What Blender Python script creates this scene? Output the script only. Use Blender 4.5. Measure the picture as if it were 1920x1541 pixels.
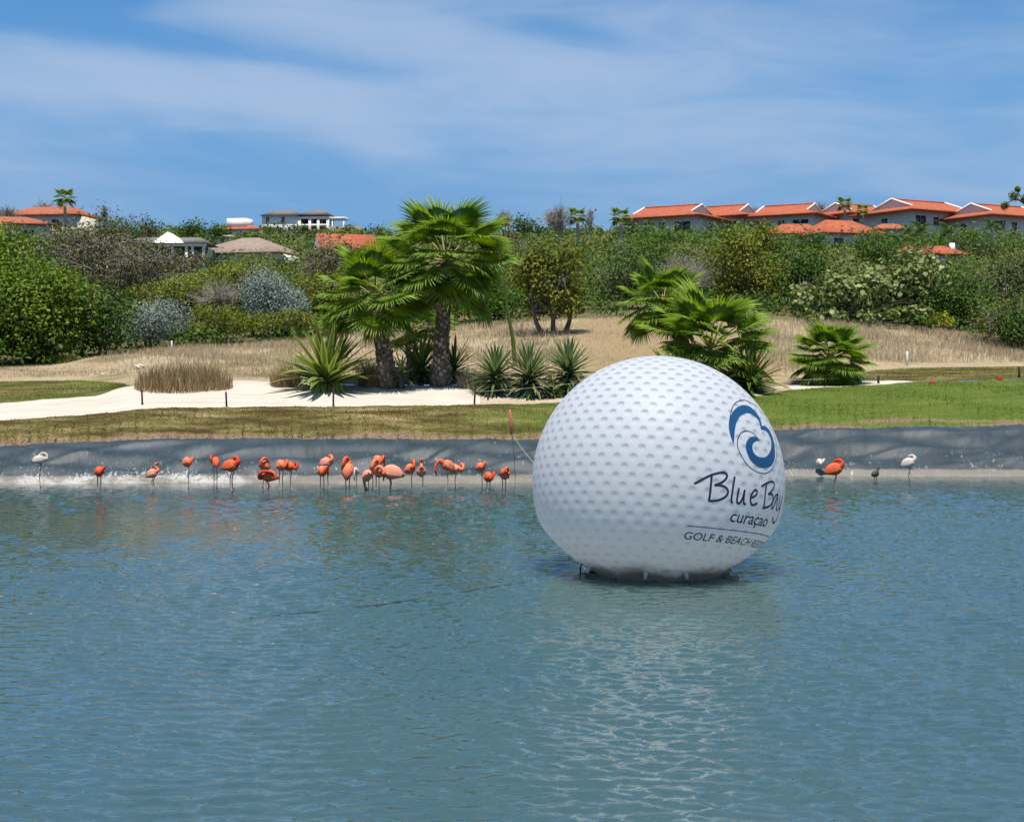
import bpy, bmesh, math, random
import numpy as np
from mathutils import Vector, Matrix, Euler
from mathutils.geometry import tessellate_polygon
R = math.radians
scene = bpy.context.scene
for o in list(bpy.data.objects): bpy.data.objects.remove(o)

# ------------------------------------------------------------------ camera, sky, sun, exposure
FOC, HOR, CAMH = 2667.0, 680.0, 3.9        # focal length in photo pixels, horizon row, eye height over the pond
cam = bpy.data.objects.new('camera', bpy.data.cameras.new('camera'))
scene.collection.objects.link(cam); scene.camera = cam
cam.location = (0, 0, CAMH); cam.rotation_euler = (R(90), 0, 0)
cam.data.lens = FOC / 1920 * 36; cam.data.sensor_width = 36; cam.data.sensor_fit = 'HORIZONTAL'
cam.data.shift_y = -(770.5 - HOR) / 1920
cam.data.clip_start = 0.1; cam.data.clip_end = 8000

SUN_EL, SUN_AZ = 74.0, 184.0                 # azimuth from +Y (ahead) towards +X (right)
sd = Vector((math.sin(R(SUN_AZ)) * math.cos(R(SUN_EL)), math.cos(R(SUN_AZ)) * math.cos(R(SUN_EL)), math.sin(R(SUN_EL))))
sun = bpy.data.objects.new('sun', bpy.data.lights.new('sun', 'SUN'))
scene.collection.objects.link(sun)
sun.data.energy = 4.4; sun.data.angle = R(0.53); sun.data.color = (1.0, 0.95, 0.87)
sun.rotation_euler = (-sd).to_track_quat('-Z', 'Y').to_euler()

world = bpy.data.worlds.new('World'); scene.world = world; world.use_nodes = True
def build_world():
    nt = world.node_tree; N = nt.nodes; L = nt.links; N.clear()
    out = N.new('ShaderNodeOutputWorld'); bg = N.new('ShaderNodeBackground'); L.new(bg.outputs[0], out.inputs[0])
    bg.inputs['Strength'].default_value = 0.12
    sky = N.new('ShaderNodeTexSky'); sky.sky_type = 'NISHITA'; sky.sun_disc = False
    sky.sun_elevation = R(SUN_EL); sky.sun_rotation = R(SUN_AZ)
    sky.air_density = 1.0; sky.dust_density = 0.0; sky.ozone_density = 4.0; sky.altitude = 1500
    tint = N.new('ShaderNodeMix'); tint.data_type = 'RGBA'; tint.blend_type = 'MULTIPLY'; tint.inputs[0].default_value = 1
    L.new(sky.outputs[0], tint.inputs['A']); tint.inputs['B'].default_value = (0.35, 0.62, 0.75, 1)
    tc = N.new('ShaderNodeTexCoord')
    sep = N.new('ShaderNodeSeparateXYZ'); L.new(tc.outputs['Generated'], sep.inputs[0])
    def math_(op, a, b=None, c=None):
        n = N.new('ShaderNodeMath'); n.operation = op
        for i, v in enumerate((a, b, c)):
            if v is None: continue
            if isinstance(v, (int, float)): n.inputs[i].default_value = v
            else: L.new(v, n.inputs[i])
        return n.outputs[0]
    az = math_('ARCTAN2', sep.outputs[0], sep.outputs[1]); el = math_('ARCSINE', sep.outputs[2])
    def noise(sx, sy, off, scale, det, rough, dist):
        cb = N.new('ShaderNodeCombineXYZ')
        L.new(math_('ADD', math_('MULTIPLY', az, sx), math_('MULTIPLY', el, off[2])), cb.inputs[0]); L.new(math_('MULTIPLY', el, sy), cb.inputs[1])
        mp = N.new('ShaderNodeVectorMath'); mp.operation = 'ADD'; L.new(cb.outputs[0], mp.inputs[0]); mp.inputs[1].default_value = (off[0], off[1], 0.3)
        n = N.new('ShaderNodeTexNoise'); L.new(mp.outputs[0], n.inputs['Vector'])
        n.inputs['Scale'].default_value = scale; n.inputs['Detail'].default_value = det
        n.inputs['Roughness'].default_value = rough; n.inputs['Distortion'].default_value = dist
        return n.outputs[0]
    big = noise(1.0, 2.6, (3.1, 1.7, 0.6), 3.4, 4, 0.5, 0.6)
    fine = noise(1.0, 4.6, (7.4, 2.2, 1.6), 7.0, 7, 0.55, 0.8)
    # thin cirrus sheets: broad coverage from the big noise, wisps from the fine one
    # a few banks of cirrus in the part of the sky that the photograph shows: azimuth, elevation, half sizes, slope, weight
    banks = [(-0.105, 0.232, 0.16, 0.030, -0.10, 0.75), (-0.245, 0.187, 0.13, 0.020, -0.06, 0.85), (-0.20, 0.212, 0.10, 0.009, -0.10, -0.45), (0.13, 0.245, 0.10, 0.026, 0.0, 0.35),
             (0.25, 0.205, 0.20, 0.030, -0.08, 0.30), (-0.13, 0.175, 0.06, 0.02, -0.45, 0.3), (0.035, 0.228, 0.06, 0.012, -0.1, -0.65), (-0.335, 0.24, 0.07, 0.02, 0, -0.9),
             (0.29, 0.252, 0.07, 0.007, -0.06, -0.35), (0.05, 0.165, 0.4, 0.035, -0.02, 0.15), (-0.08, 0.265, 0.2, 0.02, 0, -0.15)]
    tot = None
    for a0, e0, sa, se, sl, w in banks:
        da = math_('SUBTRACT', az, a0)
        de = math_('SUBTRACT', math_('SUBTRACT', el, e0), math_('MULTIPLY', da, sl))
        q = math_('ADD', math_('POWER', math_('ABSOLUTE', math_('DIVIDE', da, sa)), 2.0), math_('POWER', math_('ABSOLUTE', math_('DIVIDE', de, se)), 2.0))
        g = math_('MULTIPLY', math_('EXPONENT', math_('MULTIPLY', q, -1.0)), w)
        tot = g if tot is None else math_('ADD', tot, g)
    cov = math_('ADD', math_('MULTIPLY', math_('SUBTRACT', big, 0.36), 1.6), tot)
    dens = math_('ADD', cov, math_('MULTIPLY', math_('SUBTRACT', fine, 0.5), 1.25))
    mr = N.new('ShaderNodeMapRange'); mr.interpolation_type = 'SMOOTHSTEP'; L.new(dens, mr.inputs[0])
    mr.inputs[1].default_value = -0.15; mr.inputs[2].default_value = 1.05; mr.inputs[3].default_value = 0; mr.inputs[4].default_value = 0.78
    # thin veil of moist air low over the hills
    veil = N.new('ShaderNodeMapRange'); veil.interpolation_type = 'SMOOTHSTEP'; L.new(el, veil.inputs[0])
    veil.inputs[1].default_value = 0.09; veil.inputs[2].default_value = 0.29; veil.inputs[3].default_value = 0.92; veil.inputs[4].default_value = 0.0
    m1 = N.new('ShaderNodeMix'); m1.data_type = 'RGBA'; L.new(veil.outputs[0], m1.inputs[0]); L.new(tint.outputs['Result'], m1.inputs['A']); m1.inputs['B'].default_value = (1.0, 2.08, 3.7, 1)
    m2 = N.new('ShaderNodeMix'); m2.data_type = 'RGBA'; L.new(mr.outputs[0], m2.inputs[0]); L.new(m1.outputs['Result'], m2.inputs['A']); m2.inputs['B'].default_value = (2.35, 3.1, 4.25, 1)
    L.new(m2.outputs['Result'], bg.inputs['Color'])
build_world()
vs = scene.view_settings; vs.view_transform = 'Standard'; vs.look = 'None'; vs.exposure = 0.55; vs.gamma = 1; vs.use_curve_mapping = False
scene.cycles.use_denoising = True
scene.cycles.max_bounces = 6; scene.cycles.diffuse_bounces = 4; scene.cycles.transmission_bounces = 4; scene.cycles.glossy_bounces = 2; scene.cycles.transparent_max_bounces = 4
scene.cycles.caustics_reflective = False; scene.cycles.caustics_refractive = False

# ------------------------------------------------------------------ helpers
col = scene.collection
rng = np.random.default_rng(7); random.seed(7)
def link(o, parent=None):
    col.objects.link(o)
    if parent is not None: o.parent = parent
    return o
def tag(o, label=None, cat=None, group=None, kind=None):
    if label: o['label'] = label
    if cat: o['category'] = cat
    if group: o['group'] = group
    if kind: o['kind'] = kind
    return o
def empty(name, loc, label=None, cat=None, group=None, rz=0):
    o = bpy.data.objects.new(name, None); o.empty_display_size = 0.2
    o.location = loc; o.rotation_euler = (0, 0, rz)
    return tag(link(o), label, cat, group)
def mesh(name, V, faces, mats, midx=None, attrs=None, smooth=False):
    """V (n,3); faces = list of int arrays (k,3) / (k,4); mats = material or list"""
    me = bpy.data.meshes.new(name)
    V = np.asarray(V, dtype=np.float32); faces = [np.asarray(f, dtype=np.int32) for f in faces if len(f)]
    me.vertices.add(len(V)); me.vertices.foreach_set('co', V.ravel())
    loops = np.concatenate([f.ravel() for f in faces]); tot = np.concatenate([np.full(len(f), f.shape[1], np.int32) for f in faces])
    start = np.concatenate([[0], np.cumsum(tot)[:-1]]).astype(np.int32)
    me.loops.add(len(loops)); me.loops.foreach_set('vertex_index', loops)
    me.polygons.add(len(tot)); me.polygons.foreach_set('loop_start', start)
    for m in (mats if isinstance(mats, (list, tuple)) else [mats]): me.materials.append(m)
    if midx is not None: me.polygons.foreach_set('material_index', np.asarray(midx, dtype=np.int32))
    if smooth: me.polygons.foreach_set('use_smooth', np.ones(len(tot), dtype=bool))
    for k, a in (attrs or {}).items():
        at = me.attributes.new(k, 'FLOAT', 'POINT'); at.data.foreach_set('value', np.asarray(a, dtype=np.float32))
    me.update(calc_edges=True); me.validate()
    return me
def ob(name, me, parent=None): return link(bpy.data.objects.new(name, me), parent)
class MB:
    def __init__(s): s.V = []; s.Q = []; s.T = []; s.mq = []; s.mt = []; s.n = 0; s.a = []
    def add(s, V, Q=None, T=None, m=0, a=0.0):
        V = np.asarray(V, dtype=float); s.V.append(V)
        if Q is not None and len(Q): s.Q.append(np.asarray(Q) + s.n); s.mq += [m] * len(Q)
        if T is not None and len(T): s.T.append(np.asarray(T) + s.n); s.mt += [m] * len(T)
        s.a.append(np.broadcast_to(np.asarray(a, dtype=float), (len(V),))); s.n += len(V)
        return s
    def box(s, x0, x1, y0, y1, z0, z1, m=0):
        V = [(x, y, z) for z in (z0, z1) for y in (y0, y1) for x in (x0, x1)]
        return s.add(V, [(0, 2, 3, 1), (4, 5, 7, 6), (0, 1, 5, 4), (2, 6, 7, 3), (0, 4, 6, 2), (1, 3, 7, 5)], m=m)
    def tube(s, P, rad, sides=6, m=0, a=0.0, cap=True):
        V, Q, T = tube(P, rad, sides, cap); return s.add(V, Q, T, m, a)
    def me(s, name, mats, smooth=False, attr='rnd'):
        F = []; mi = []
        if s.Q: F.append(np.concatenate(s.Q)); mi += s.mq
        if s.T: F.append(np.concatenate(s.T)); mi += s.mt
        return mesh(name, np.concatenate(s.V), F, mats, mi, {attr: np.concatenate(s.a)}, smooth)
    def ob(s, name, mats, parent=None, smooth=False): return ob(name, s.me(name, mats, smooth), parent)
def tube(P, rad, sides=6, cap=True, flat=None):
    P = np.asarray(P, dtype=float); n = len(P); rad = np.broadcast_to(np.asarray(rad, dtype=float), (n,))
    T = np.gradient(P, axis=0); T /= np.linalg.norm(T, axis=1, keepdims=True) + 1e-12
    ref = np.array([0, 0, 1.0]) if abs(T[0, 2]) < 0.9 else np.array([0, 1.0, 0])
    U = ref - T[0] * (T[0] @ ref); U /= np.linalg.norm(U); Us = []
    for i in range(n):
        U = U - T[i] * (T[i] @ U); U /= np.linalg.norm(U) + 1e-12; Us.append(U)
    Us = np.array(Us); W = np.cross(T, Us)
    th = np.arange(sides) * 2 * math.pi / sides
    sy = np.ones(n) if flat is None else np.asarray(flat)
    V = (P[:, None, :] + rad[:, None, None] * (np.cos(th)[None, :, None] * Us[:, None, :] + sy[:, None, None] * np.sin(th)[None, :, None] * W[:, None, :])).reshape(-1, 3)
    i, j = np.meshgrid(np.arange(n - 1), np.arange(sides), indexing='ij'); j2 = (j + 1) % sides
    Q = np.stack([i * sides + j, i * sides + j2, (i + 1) * sides + j2, (i + 1) * sides + j], -1).reshape(-1, 4)
    Tr = []
    if cap:
        V = np.vstack([V, P[0], P[-1]]); a, b = n * sides, n * sides + 1
        for k in range(sides):
            k2 = (k + 1) % sides; Tr.append((a, k2, k)); Tr.append((b, (n - 1) * sides + k, (n - 1) * sides + k2))
    return V, Q, np.array(Tr)
def smooth_path(pts, n):
    """Catmull-Rom through the points"""
    P = np.asarray(pts, dtype=float); P = np.vstack([2 * P[0] - P[1], P, 2 * P[-1] - P[-2]]); k = len(P) - 3
    out = []
    for t in np.linspace(0, k, n):
        i = min(int(t), k - 1); u = t - i; a, b, c, d = P[i:i + 4]
        out.append(0.5 * ((2 * b) + (c - a) * u + (2 * a - 5 * b + 4 * c - d) * u * u + (3 * b - a - 3 * c + d) * u ** 3))
    return np.array(out)

# ------------------------------------------------------------------ materials
def newmat(name):
    m = bpy.data.materials.new(name); m.use_nodes = True
    nt = m.node_tree; return m, nt, nt.nodes['Principled BSDF'], nt.nodes['Material Output']
def ramp(nt, fac, cols):
    r = nt.nodes.new('ShaderNodeValToRGB'); e = r.color_ramp.elements
    while len(e) < len(cols): e.new(0.5)
    for i, (p, c) in enumerate(cols): e[i].position = p; e[i].color = (*c, 1)
    nt.links.new(fac, r.inputs[0]); return r.outputs[0]
def noise_n(nt, scale, det=4, rough=0.55, vec=None, stretch=None, dist=0):
    n = nt.nodes.new('ShaderNodeTexNoise'); n.inputs['Scale'].default_value = scale; n.inputs['Detail'].default_value = det
    n.inputs['Roughness'].default_value = rough; n.inputs['Distortion'].default_value = dist
    if vec is None:
        vec = nt.nodes.new('ShaderNodeTexCoord').outputs['Object']
    if stretch:
        mp = nt.nodes.new('ShaderNodeMapping'); mp.inputs['Scale'].default_value = stretch; nt.links.new(vec, mp.inputs[0]); vec = mp.outputs[0]
    nt.links.new(vec, n.inputs['Vector']); return n.outputs[0]
def mixc(nt, fac, a, b, mode='MIX'):
    m = nt.nodes.new('ShaderNodeMix'); m.data_type = 'RGBA'; m.blend_type = mode
    for s, v in ((m.inputs[0], fac), (m.inputs['A'], a), (m.inputs['B'], b)):
        if isinstance(v, (int, float)): s.default_value = v
        elif isinstance(v, tuple): s.default_value = (*v, 1)
        else: nt.links.new(v, s)
    return m.outputs['Result']
def mth(nt, op, a, b=None):
    n = nt.nodes.new('ShaderNodeMath'); n.operation = op
    for i, v in enumerate((a, b)):
        if v is None: continue
        if isinstance(v, (int, float)): n.inputs[i].default_value = v
        else: nt.links.new(v, n.inputs[i])
    return n.outputs[0]
def attr_n(nt, name):
    a = nt.nodes.new('ShaderNodeAttribute'); a.attribute_name = name; return a.outputs['Fac']
def sstep(nt, v, lo, hi, o0=0.0, o1=1.0):
    m = nt.nodes.new('ShaderNodeMapRange'); m.interpolation_type = 'SMOOTHSTEP'; nt.links.new(v, m.inputs[0])
    for i, x in zip((1, 2, 3, 4), (lo, hi, o0, o1)): m.inputs[i].default_value = x
    return m.outputs[0]
def bump(nt, h, strength, dist, target):
    b = nt.nodes.new('ShaderNodeBump'); b.inputs['Strength'].default_value = strength; b.inputs['Distance'].default_value = dist
    nt.links.new(h, b.inputs['Height']); nt.links.new(b.outputs[0], target.inputs['Normal']); return b
def leafmat(name, cols, trans=0.35, rough=0.6, spec=0.15):
    """foliage: colour varies from leaf to leaf, part of the light passes through"""
    m, nt, p, out = newmat(name)
    if name.startswith('leaf_'): trans *= 0.6; cols = [tuple(0.7 * x for x in cols[0])] + list(cols[1:])
    c = ramp(nt, attr_n(nt, 'rnd'), [(i / (len(cols) - 1), k) for i, k in enumerate(cols)])
    nt.links.new(c, p.inputs['Base Color']); p.inputs['Roughness'].default_value = rough; p.inputs['Specular IOR Level'].default_value = spec
    tr = nt.nodes.new('ShaderNodeBsdfTranslucent')
    hs = nt.nodes.new('ShaderNodeHueSaturation'); hs.inputs['Saturation'].default_value = 1.1; hs.inputs['Value'].default_value = 1.35
    nt.links.new(c, hs.inputs['Color']); nt.links.new(hs.outputs[0], tr.inputs['Color'])
    mx = nt.nodes.new('ShaderNodeMixShader'); mx.inputs[0].default_value = trans
    nt.links.new(p.outputs[0], mx.inputs[1]); nt.links.new(tr.outputs[0], mx.inputs[2]); nt.links.new(mx.outputs[0], out.inputs[0])
    return m
def flatmat(name, c, rough=0.6, var=0.15, scale=3.0, spec=0.4, bmp=0.0):
    m, nt, p, out = newmat(name)
    n = noise_n(nt, scale, 5)
    nt.links.new(ramp(nt, n, [(0.3, tuple(x * (1 - var) for x in c)), (0.7, tuple(min(1, x * (1 + var)) for x in c))]), p.inputs['Base Color'])
    p.inputs['Roughness'].default_value = rough; p.inputs['Specular IOR Level'].default_value = spec
    if bmp: bump(nt, noise_n(nt, scale * 4, 6), bmp, 0.05, p)
    return m
def barkmat(name, a, b):
    m, nt, p, out = newmat(name)
    n = noise_n(nt, 6, 6, 0.65, stretch=(1, 1, 0.35)); r = attr_n(nt, 'rnd')
    nt.links.new(ramp(nt, mth(nt, 'ADD', mth(nt, 'MULTIPLY', n, 0.6), mth(nt, 'MULTIPLY', r, 0.5)), [(0.25, a), (0.8, b)]), p.inputs['Base Color'])
    p.inputs['Roughness'].default_value = 0.85; bump(nt, n, 0.6, 0.04, p); return m

def water_mat():
    m, nt, p, out = newmat('pond_water_mat')
    tc = nt.nodes.new('ShaderNodeTexCoord').outputs['Object']
    # the finest ripples, too small for the wave mesh
    b = noise_n(nt, 16.0, 2, 0.55, tc, (0.6, 1.0, 1), 0.3)
    bump(nt, b, 1.0, 0.0025, p)
    d = noise_n(nt, 0.12, 3, 0.5, tc)
    nt.links.new(ramp(nt, d, [(0.35, (0.032, 0.074, 0.076)), (0.65, (0.042, 0.080, 0.072))]), p.inputs['Base Color'])
    p.subsurface_method = 'BURLEY'; p.inputs['Subsurface Weight'].default_value = 1.0; p.inputs['Subsurface Radius'].default_value = (0.8, 1.0, 1.0); p.inputs['Subsurface Scale'].default_value = 1.5   # murky water: light spreads under the surface
    p.inputs['Roughness'].default_value = 0.025; p.inputs['IOR'].default_value = 2.0; p.inputs['Specular IOR Level'].default_value = 0.6
    return m
def liner_mat():
    m, nt, p, out = newmat('pond_liner_mat')
    tc = nt.nodes.new('ShaderNodeTexCoord').outputs['Object']
    sep = nt.nodes.new('ShaderNodeSeparateXYZ'); nt.links.new(tc, sep.inputs[0])
    n1 = noise_n(nt, 1.6, 5, 0.6, tc, (1, 0.5, 1)); n2 = noise_n(nt, 5.5, 6, 0.7, tc, (1.4, 0.45, 1), 1.4); n3 = noise_n(nt, 0.5, 3, 0.5, tc)
    base = ramp(nt, n1, [(0.3, (0.015, 0.027, 0.034)), (0.7, (0.030, 0.048, 0.058))])
    # guano and dried foam: thick along the waterline on the left, thin streaks above
    z = sep.outputs[2]
    left = sstep(nt, sep.outputs[0], -10.5, -4.5, 1.0, 0.0)
    hgt = mth(nt, 'ADD', 0.10, mth(nt, 'MULTIPLY', left, 0.10))
    edge = mth(nt, 'SUBTRACT', mth(nt, 'ADD', hgt, mth(nt, 'MULTIPLY', mth(nt, 'SUBTRACT', n2, 0.5), 1.5)), z)
    f = mth(nt, 'MULTIPLY', sstep(nt, edge, -0.06, 0.10), mth(nt, 'MULTIPLY', mth(nt, 'ADD', 0.10, mth(nt, 'MULTIPLY', left, 0.72)), sstep(nt, noise_n(nt, 0.9, 4, 0.6, tc), 0.36, 0.56)))
    sp = noise_n(nt, 2.6, 5, 0.75, tc, (1.6, 0.5, 1), 2.5)
    streak = mth(nt, 'MULTIPLY', sstep(nt, sp, 0.60, 0.66), sstep(nt, z, 0.2, 1.1, 0.75, 0.12))
    c1 = mixc(nt, sstep(nt, mth(nt, 'SUBTRACT', z, mth(nt, 'MULTIPLY', n1, 0.12)), 0.11, 0.19, 0.85, 0.0), base, (0.20, 0.175, 0.14))
    c2 = mixc(nt, mth(nt, 'MAXIMUM', f, streak), c1, (0.46, 0.45, 0.41))
    nt.links.new(c2, p.inputs['Base Color']); p.inputs['Roughness'].default_value = 0.55; p.inputs['Specular IOR Level'].default_value = 0.4
    bump(nt, n1, 0.35, 0.06, p); return m
def lawn_mat(name, green):
    """green: 'x' = brown patchy turf left, watered green right; otherwise a fixed amount"""
    m, nt, p, out = newmat(name)
    tc = nt.nodes.new('ShaderNodeTexCoord').outputs['Object']
    n1 = noise_n(nt, 0.9, 6, 0.65, tc, (0.45, 1.4, 1)); n2 = noise_n(nt, 9, 5, 0.7, tc); n3 = noise_n(nt, 0.35, 4, 0.6, tc, (0.5, 1.5, 1))
    dry = ramp(nt, n1, [(0.34, (0.055, 0.032, 0.014)), (0.45, (0.095, 0.075, 0.022)), (0.53, (0.145, 0.125, 0.04)), (0.60, (0.21, 0.16, 0.07)), (0.70, (0.36, 0.28, 0.16))])
    grn = ramp(nt, n1, [(0.3, (0.055, 0.088, 0.012)), (0.6, (0.10, 0.135, 0.020)), (0.8, (0.17, 0.165, 0.045))])
    if green == 'x':
        sep = nt.nodes.new('ShaderNodeSeparateXYZ'); nt.links.new(tc, sep.inputs[0])
        g = sstep(nt, mth(nt, 'ADD', sep.outputs[0], mth(nt, 'MULTIPLY', mth(nt, 'SUBTRACT', n3, 0.5), 14)), -3.0, 3.5)
    else:
        g = sstep(nt, n3, 0.65 - 0.45 * green, 0.9 - 0.5 * green)
    c = mixc(nt, g, dry, grn)
    if green == 'x':        # bare reddish soil where the turf ends at the liner
        rim = sstep(nt, mth(nt, 'ADD', attr_n(nt, 'along'), mth(nt, 'MULTIPLY', mth(nt, 'SUBTRACT', n3, 0.5), 0.5)), 0.03, 0.12, 0.9, 0.0)
        c = mixc(nt, rim, c, mixc(nt, n2, (0.13, 0.075, 0.045), (0.30, 0.21, 0.14)))
    c = mixc(nt, 0.55, c, ramp(nt, n2, [(0.25, (0.62, 0.62, 0.62)), (0.75, (1.35, 1.35, 1.3))]), 'MULTIPLY')
    nt.links.new(c, p.inputs['Base Color']); p.inputs['Roughness'].default_value = 0.9; p.inputs['Specular IOR Level'].default_value = 0.15
    bump(nt, mth(nt, 'ADD', n2, n1), 0.6, 0.06, p); return m
def sand_mat(name, a, b, d=None):
    m, nt, p, out = newmat(name)
    tc = nt.nodes.new('ShaderNodeTexCoord').outputs['Object']
    n = noise_n(nt, 1.1, 5, 0.6, tc, (0.6, 1.4, 1)); n2 = noise_n(nt, 7, 6, 0.7, tc)
    c = ramp(nt, n, [(0.3, a), (0.65, b)])
    if d: c = mixc(nt, sstep(nt, n2, 0.52, 0.7), c, d)
    if name == 'white_sand': c = mixc(nt, mth(nt, 'MULTIPLY', sstep(nt, noise_n(nt, 0.8, 5, 0.65, tc, (0.25, 2.2, 1)), 0.52, 0.64), 0.5), c, (0.36, 0.32, 0.26))   # trodden, damp streaks
    if name == 'dry_meadow':
        c = mixc(nt, mth(nt, 'MULTIPLY', sstep(nt, noise_n(nt, 0.33, 5, 0.62, tc, (0.5, 1.3, 1)), 0.50, 0.62), 0.7), c, (0.135, 0.125, 0.045))   # olive patches
        # bare brown earth on the mound in the middle
        sep = nt.nodes.new('ShaderNodeSeparateXYZ'); nt.links.new(tc, sep.inputs[0]); w = mth(nt, 'ADD', sep.outputs[0], mth(nt, 'MULTIPLY', mth(nt, 'SUBTRACT', noise_n(nt, 0.5, 5, 0.6, tc), 0.5), 7))
        c = mixc(nt, mth(nt, 'MULTIPLY', sstep(nt, w, 2.2, 4.0), sstep(nt, w, 10.5, 13.0, 1.0, 0.0)), c, mixc(nt, n2, (0.21, 0.15, 0.08), (0.31, 0.235, 0.135)))
    nt.links.new(c, p.inputs['Base Color']); p.inputs['Roughness'].default_value = 0.95; p.inputs['Specular IOR Level'].default_value = 0.1
    bump(nt, n2, 0.5, 0.06, p); return m

M = {}
M['water'] = water_mat(); M['liner'] = liner_mat()
M['lawn'] = lawn_mat('bank_turf', 'x'); M['rough'] = lawn_mat('rough_turf', 0.35); M['patch'] = lawn_mat('fairway_turf', 0.55)
M['sand'] = sand_mat('white_sand', (0.47, 0.42, 0.345), (0.53, 0.48, 0.41))
M['path'] = sand_mat('cart_path_mat', (0.36, 0.29, 0.21), (0.44, 0.36, 0.27))
M['meadow'] = sand_mat('dry_meadow', (0.28, 0.215, 0.13), (0.37, 0.295, 0.19), (0.21, 0.165, 0.085))
M['hill'] = sand_mat('scrub_hill', (0.10, 0.09, 0.04), (0.17, 0.14, 0.07), (0.06, 0.07, 0.025))
M['bark'] = barkmat('tree_bark', (0.05, 0.04, 0.03), (0.17, 0.14, 0.11))
M['palebark'] = barkmat('pale_twigs', (0.17, 0.15, 0.12), (0.36, 0.32, 0.27))
M['palmbark'] = barkmat('palm_boots', (0.085, 0.045, 0.03), (0.42, 0.33, 0.25))
M['petiole'] = leafmat('palm_petiole', [(0.22, 0.22, 0.06), (0.36, 0.32, 0.12)], 0.1)
M['frond'] = leafmat('fan_frond', [(0.06, 0.13, 0.008), (0.14, 0.24, 0.016), (0.27, 0.36, 0.04)], 0.42, 0.45, 0.3)
M['deadfrond'] = leafmat('dead_frond', [(0.20, 0.15, 0.08), (0.34, 0.27, 0.15)], 0.2)
M['agave'] = leafmat('variegated_leaf', [(0.07, 0.13, 0.02), (0.16, 0.22, 0.04), (0.50, 0.48, 0.16)], 0.3, 0.4)
M['yucca'] = leafmat('yucca_leaf', [(0.055, 0.10, 0.03), (0.12, 0.17, 0.06), (0.34, 0.37, 0.18)], 0.25, 0.4)
M['cordy'] = leafmat('sword_leaf', [(0.035, 0.075, 0.012), (0.085, 0.14, 0.025), (0.22, 0.25, 0.06)], 0.3, 0.4)
M['lv_bright'] = leafmat('leaf_bright', [(0.03, 0.07, 0.006), (0.095, 0.16, 0.012), (0.21, 0.255, 0.02)], 0.35)
M['lv_dark'] = leafmat('leaf_dark', [(0.015, 0.042, 0.005), (0.045, 0.10, 0.010), (0.10, 0.16, 0.018)], 0.3)
M['lv_acacia'] = leafmat('leaf_acacia', [(0.055, 0.08, 0.010), (0.13, 0.155, 0.016), (0.23, 0.245, 0.03)], 0.35)
M['lv_silver'] = leafmat('leaf_silver', [(0.12, 0.16, 0.135), (0.20, 0.25, 0.215), (0.31, 0.365, 0.32)], 0.15)
M['lv_brown'] = leafmat('leaf_brown', [(0.05, 0.048, 0.018), (0.10, 0.095, 0.036), (0.16, 0.155, 0.06)], 0.2)
M['lv_olive'] = leafmat('leaf_olive', [(0.05, 0.075, 0.010), (0.13, 0.15, 0.016), (0.26, 0.245, 0.03)], 0.3)
M['lv_scrub'] = leafmat('leaf_scrub', [(0.035, 0.06, 0.012), (0.085, 0.125, 0.022), (0.16, 0.195, 0.045)], 0.3)
M['lv_fresh'] = leafmat('leaf_fresh', [(0.035, 0.08, 0.012), (0.075, 0.14, 0.025), (0.13, 0.19, 0.045)], 0.35)
M['lv_grape'] = leafmat('leaf_seagrape', [(0.055, 0.085, 0.018), (0.15, 0.185, 0.045), (0.34, 0.36, 0.14)], 0.25, 0.5, 0.25)
M['lv_yellow'] = leafmat('leaf_yellow', [(0.18, 0.20, 0.02), (0.38, 0.36, 0.03)], 0.3)
M['lv_red'] = leafmat('bougainvillea', [(0.22, 0.02, 0.03), (0.42, 0.05, 0.08)], 0.3)
M['straw'] = leafmat('dry_grass', [(0.25, 0.18, 0.10), (0.43, 0.345, 0.22), (0.60, 0.51, 0.36)], 0.3, 0.7)
M['reed'] = leafmat('reed_grass', [(0.17, 0.085, 0.05), (0.32, 0.235, 0.12), (0.54, 0.47, 0.28)], 0.3, 0.7)
M['turf'] = leafmat('turf_blades', [(0.08, 0.05, 0.02), (0.15, 0.12, 0.035), (0.095, 0.135, 0.018), (0.125, 0.19, 0.022)], 0.3, 0.7)
M['rock'] = flatmat('pale_rock', (0.55, 0.48, 0.36), 0.9, 0.2, 6, 0.2, 0.6)
M['postdark'] = flatmat('dark_wood', (0.035, 0.03, 0.025), 0.8)
M['rope'] = flatmat('rope', (0.35, 0.33, 0.29), 0.9)
M['ropedark'] = flatmat('wet_rope', (0.02, 0.022, 0.022), 0.6)
M['red'] = flatmat('red_paint', (0.55, 0.06, 0.035), 0.55)
M['stakered'] = flatmat('faded_red_paint', (0.62, 0.16, 0.11), 0.6)
M['whitep'] = flatmat('white_paint', (0.78, 0.77, 0.73), 0.6)
M['roof'] = flatmat('orange_tiles', (0.36, 0.10, 0.05), 0.85, 0.22, 1.6, 0.2)
M['roof2'] = flatmat('weathered_tiles', (0.34, 0.11, 0.06), 0.85, 0.25, 1.5, 0.2)
M['roofgrey'] = flatmat('grey_tiles', (0.16, 0.15, 0.14), 0.8, 0.15, 1.5, 0.2)
M['roofbrown'] = flatmat('brown_shingle', (0.27, 0.20, 0.16), 0.9, 0.15, 1.5, 0.2)
M['wallgrey'] = flatmat('grey_render', (0.68, 0.63, 0.54), 0.9, 0.06, 0.8, 0.2)
M['wallwhite'] = flatmat('white_render', (0.78, 0.77, 0.73), 0.85, 0.04, 0.8, 0.2)
M['wallcream'] = flatmat('cream_render', (0.66, 0.62, 0.52), 0.85, 0.06, 0.8, 0.2)
M['wallyellow'] = flatmat('yellow_render', (0.70, 0.50, 0.20), 0.85, 0.06, 0.8, 0.2)
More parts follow.
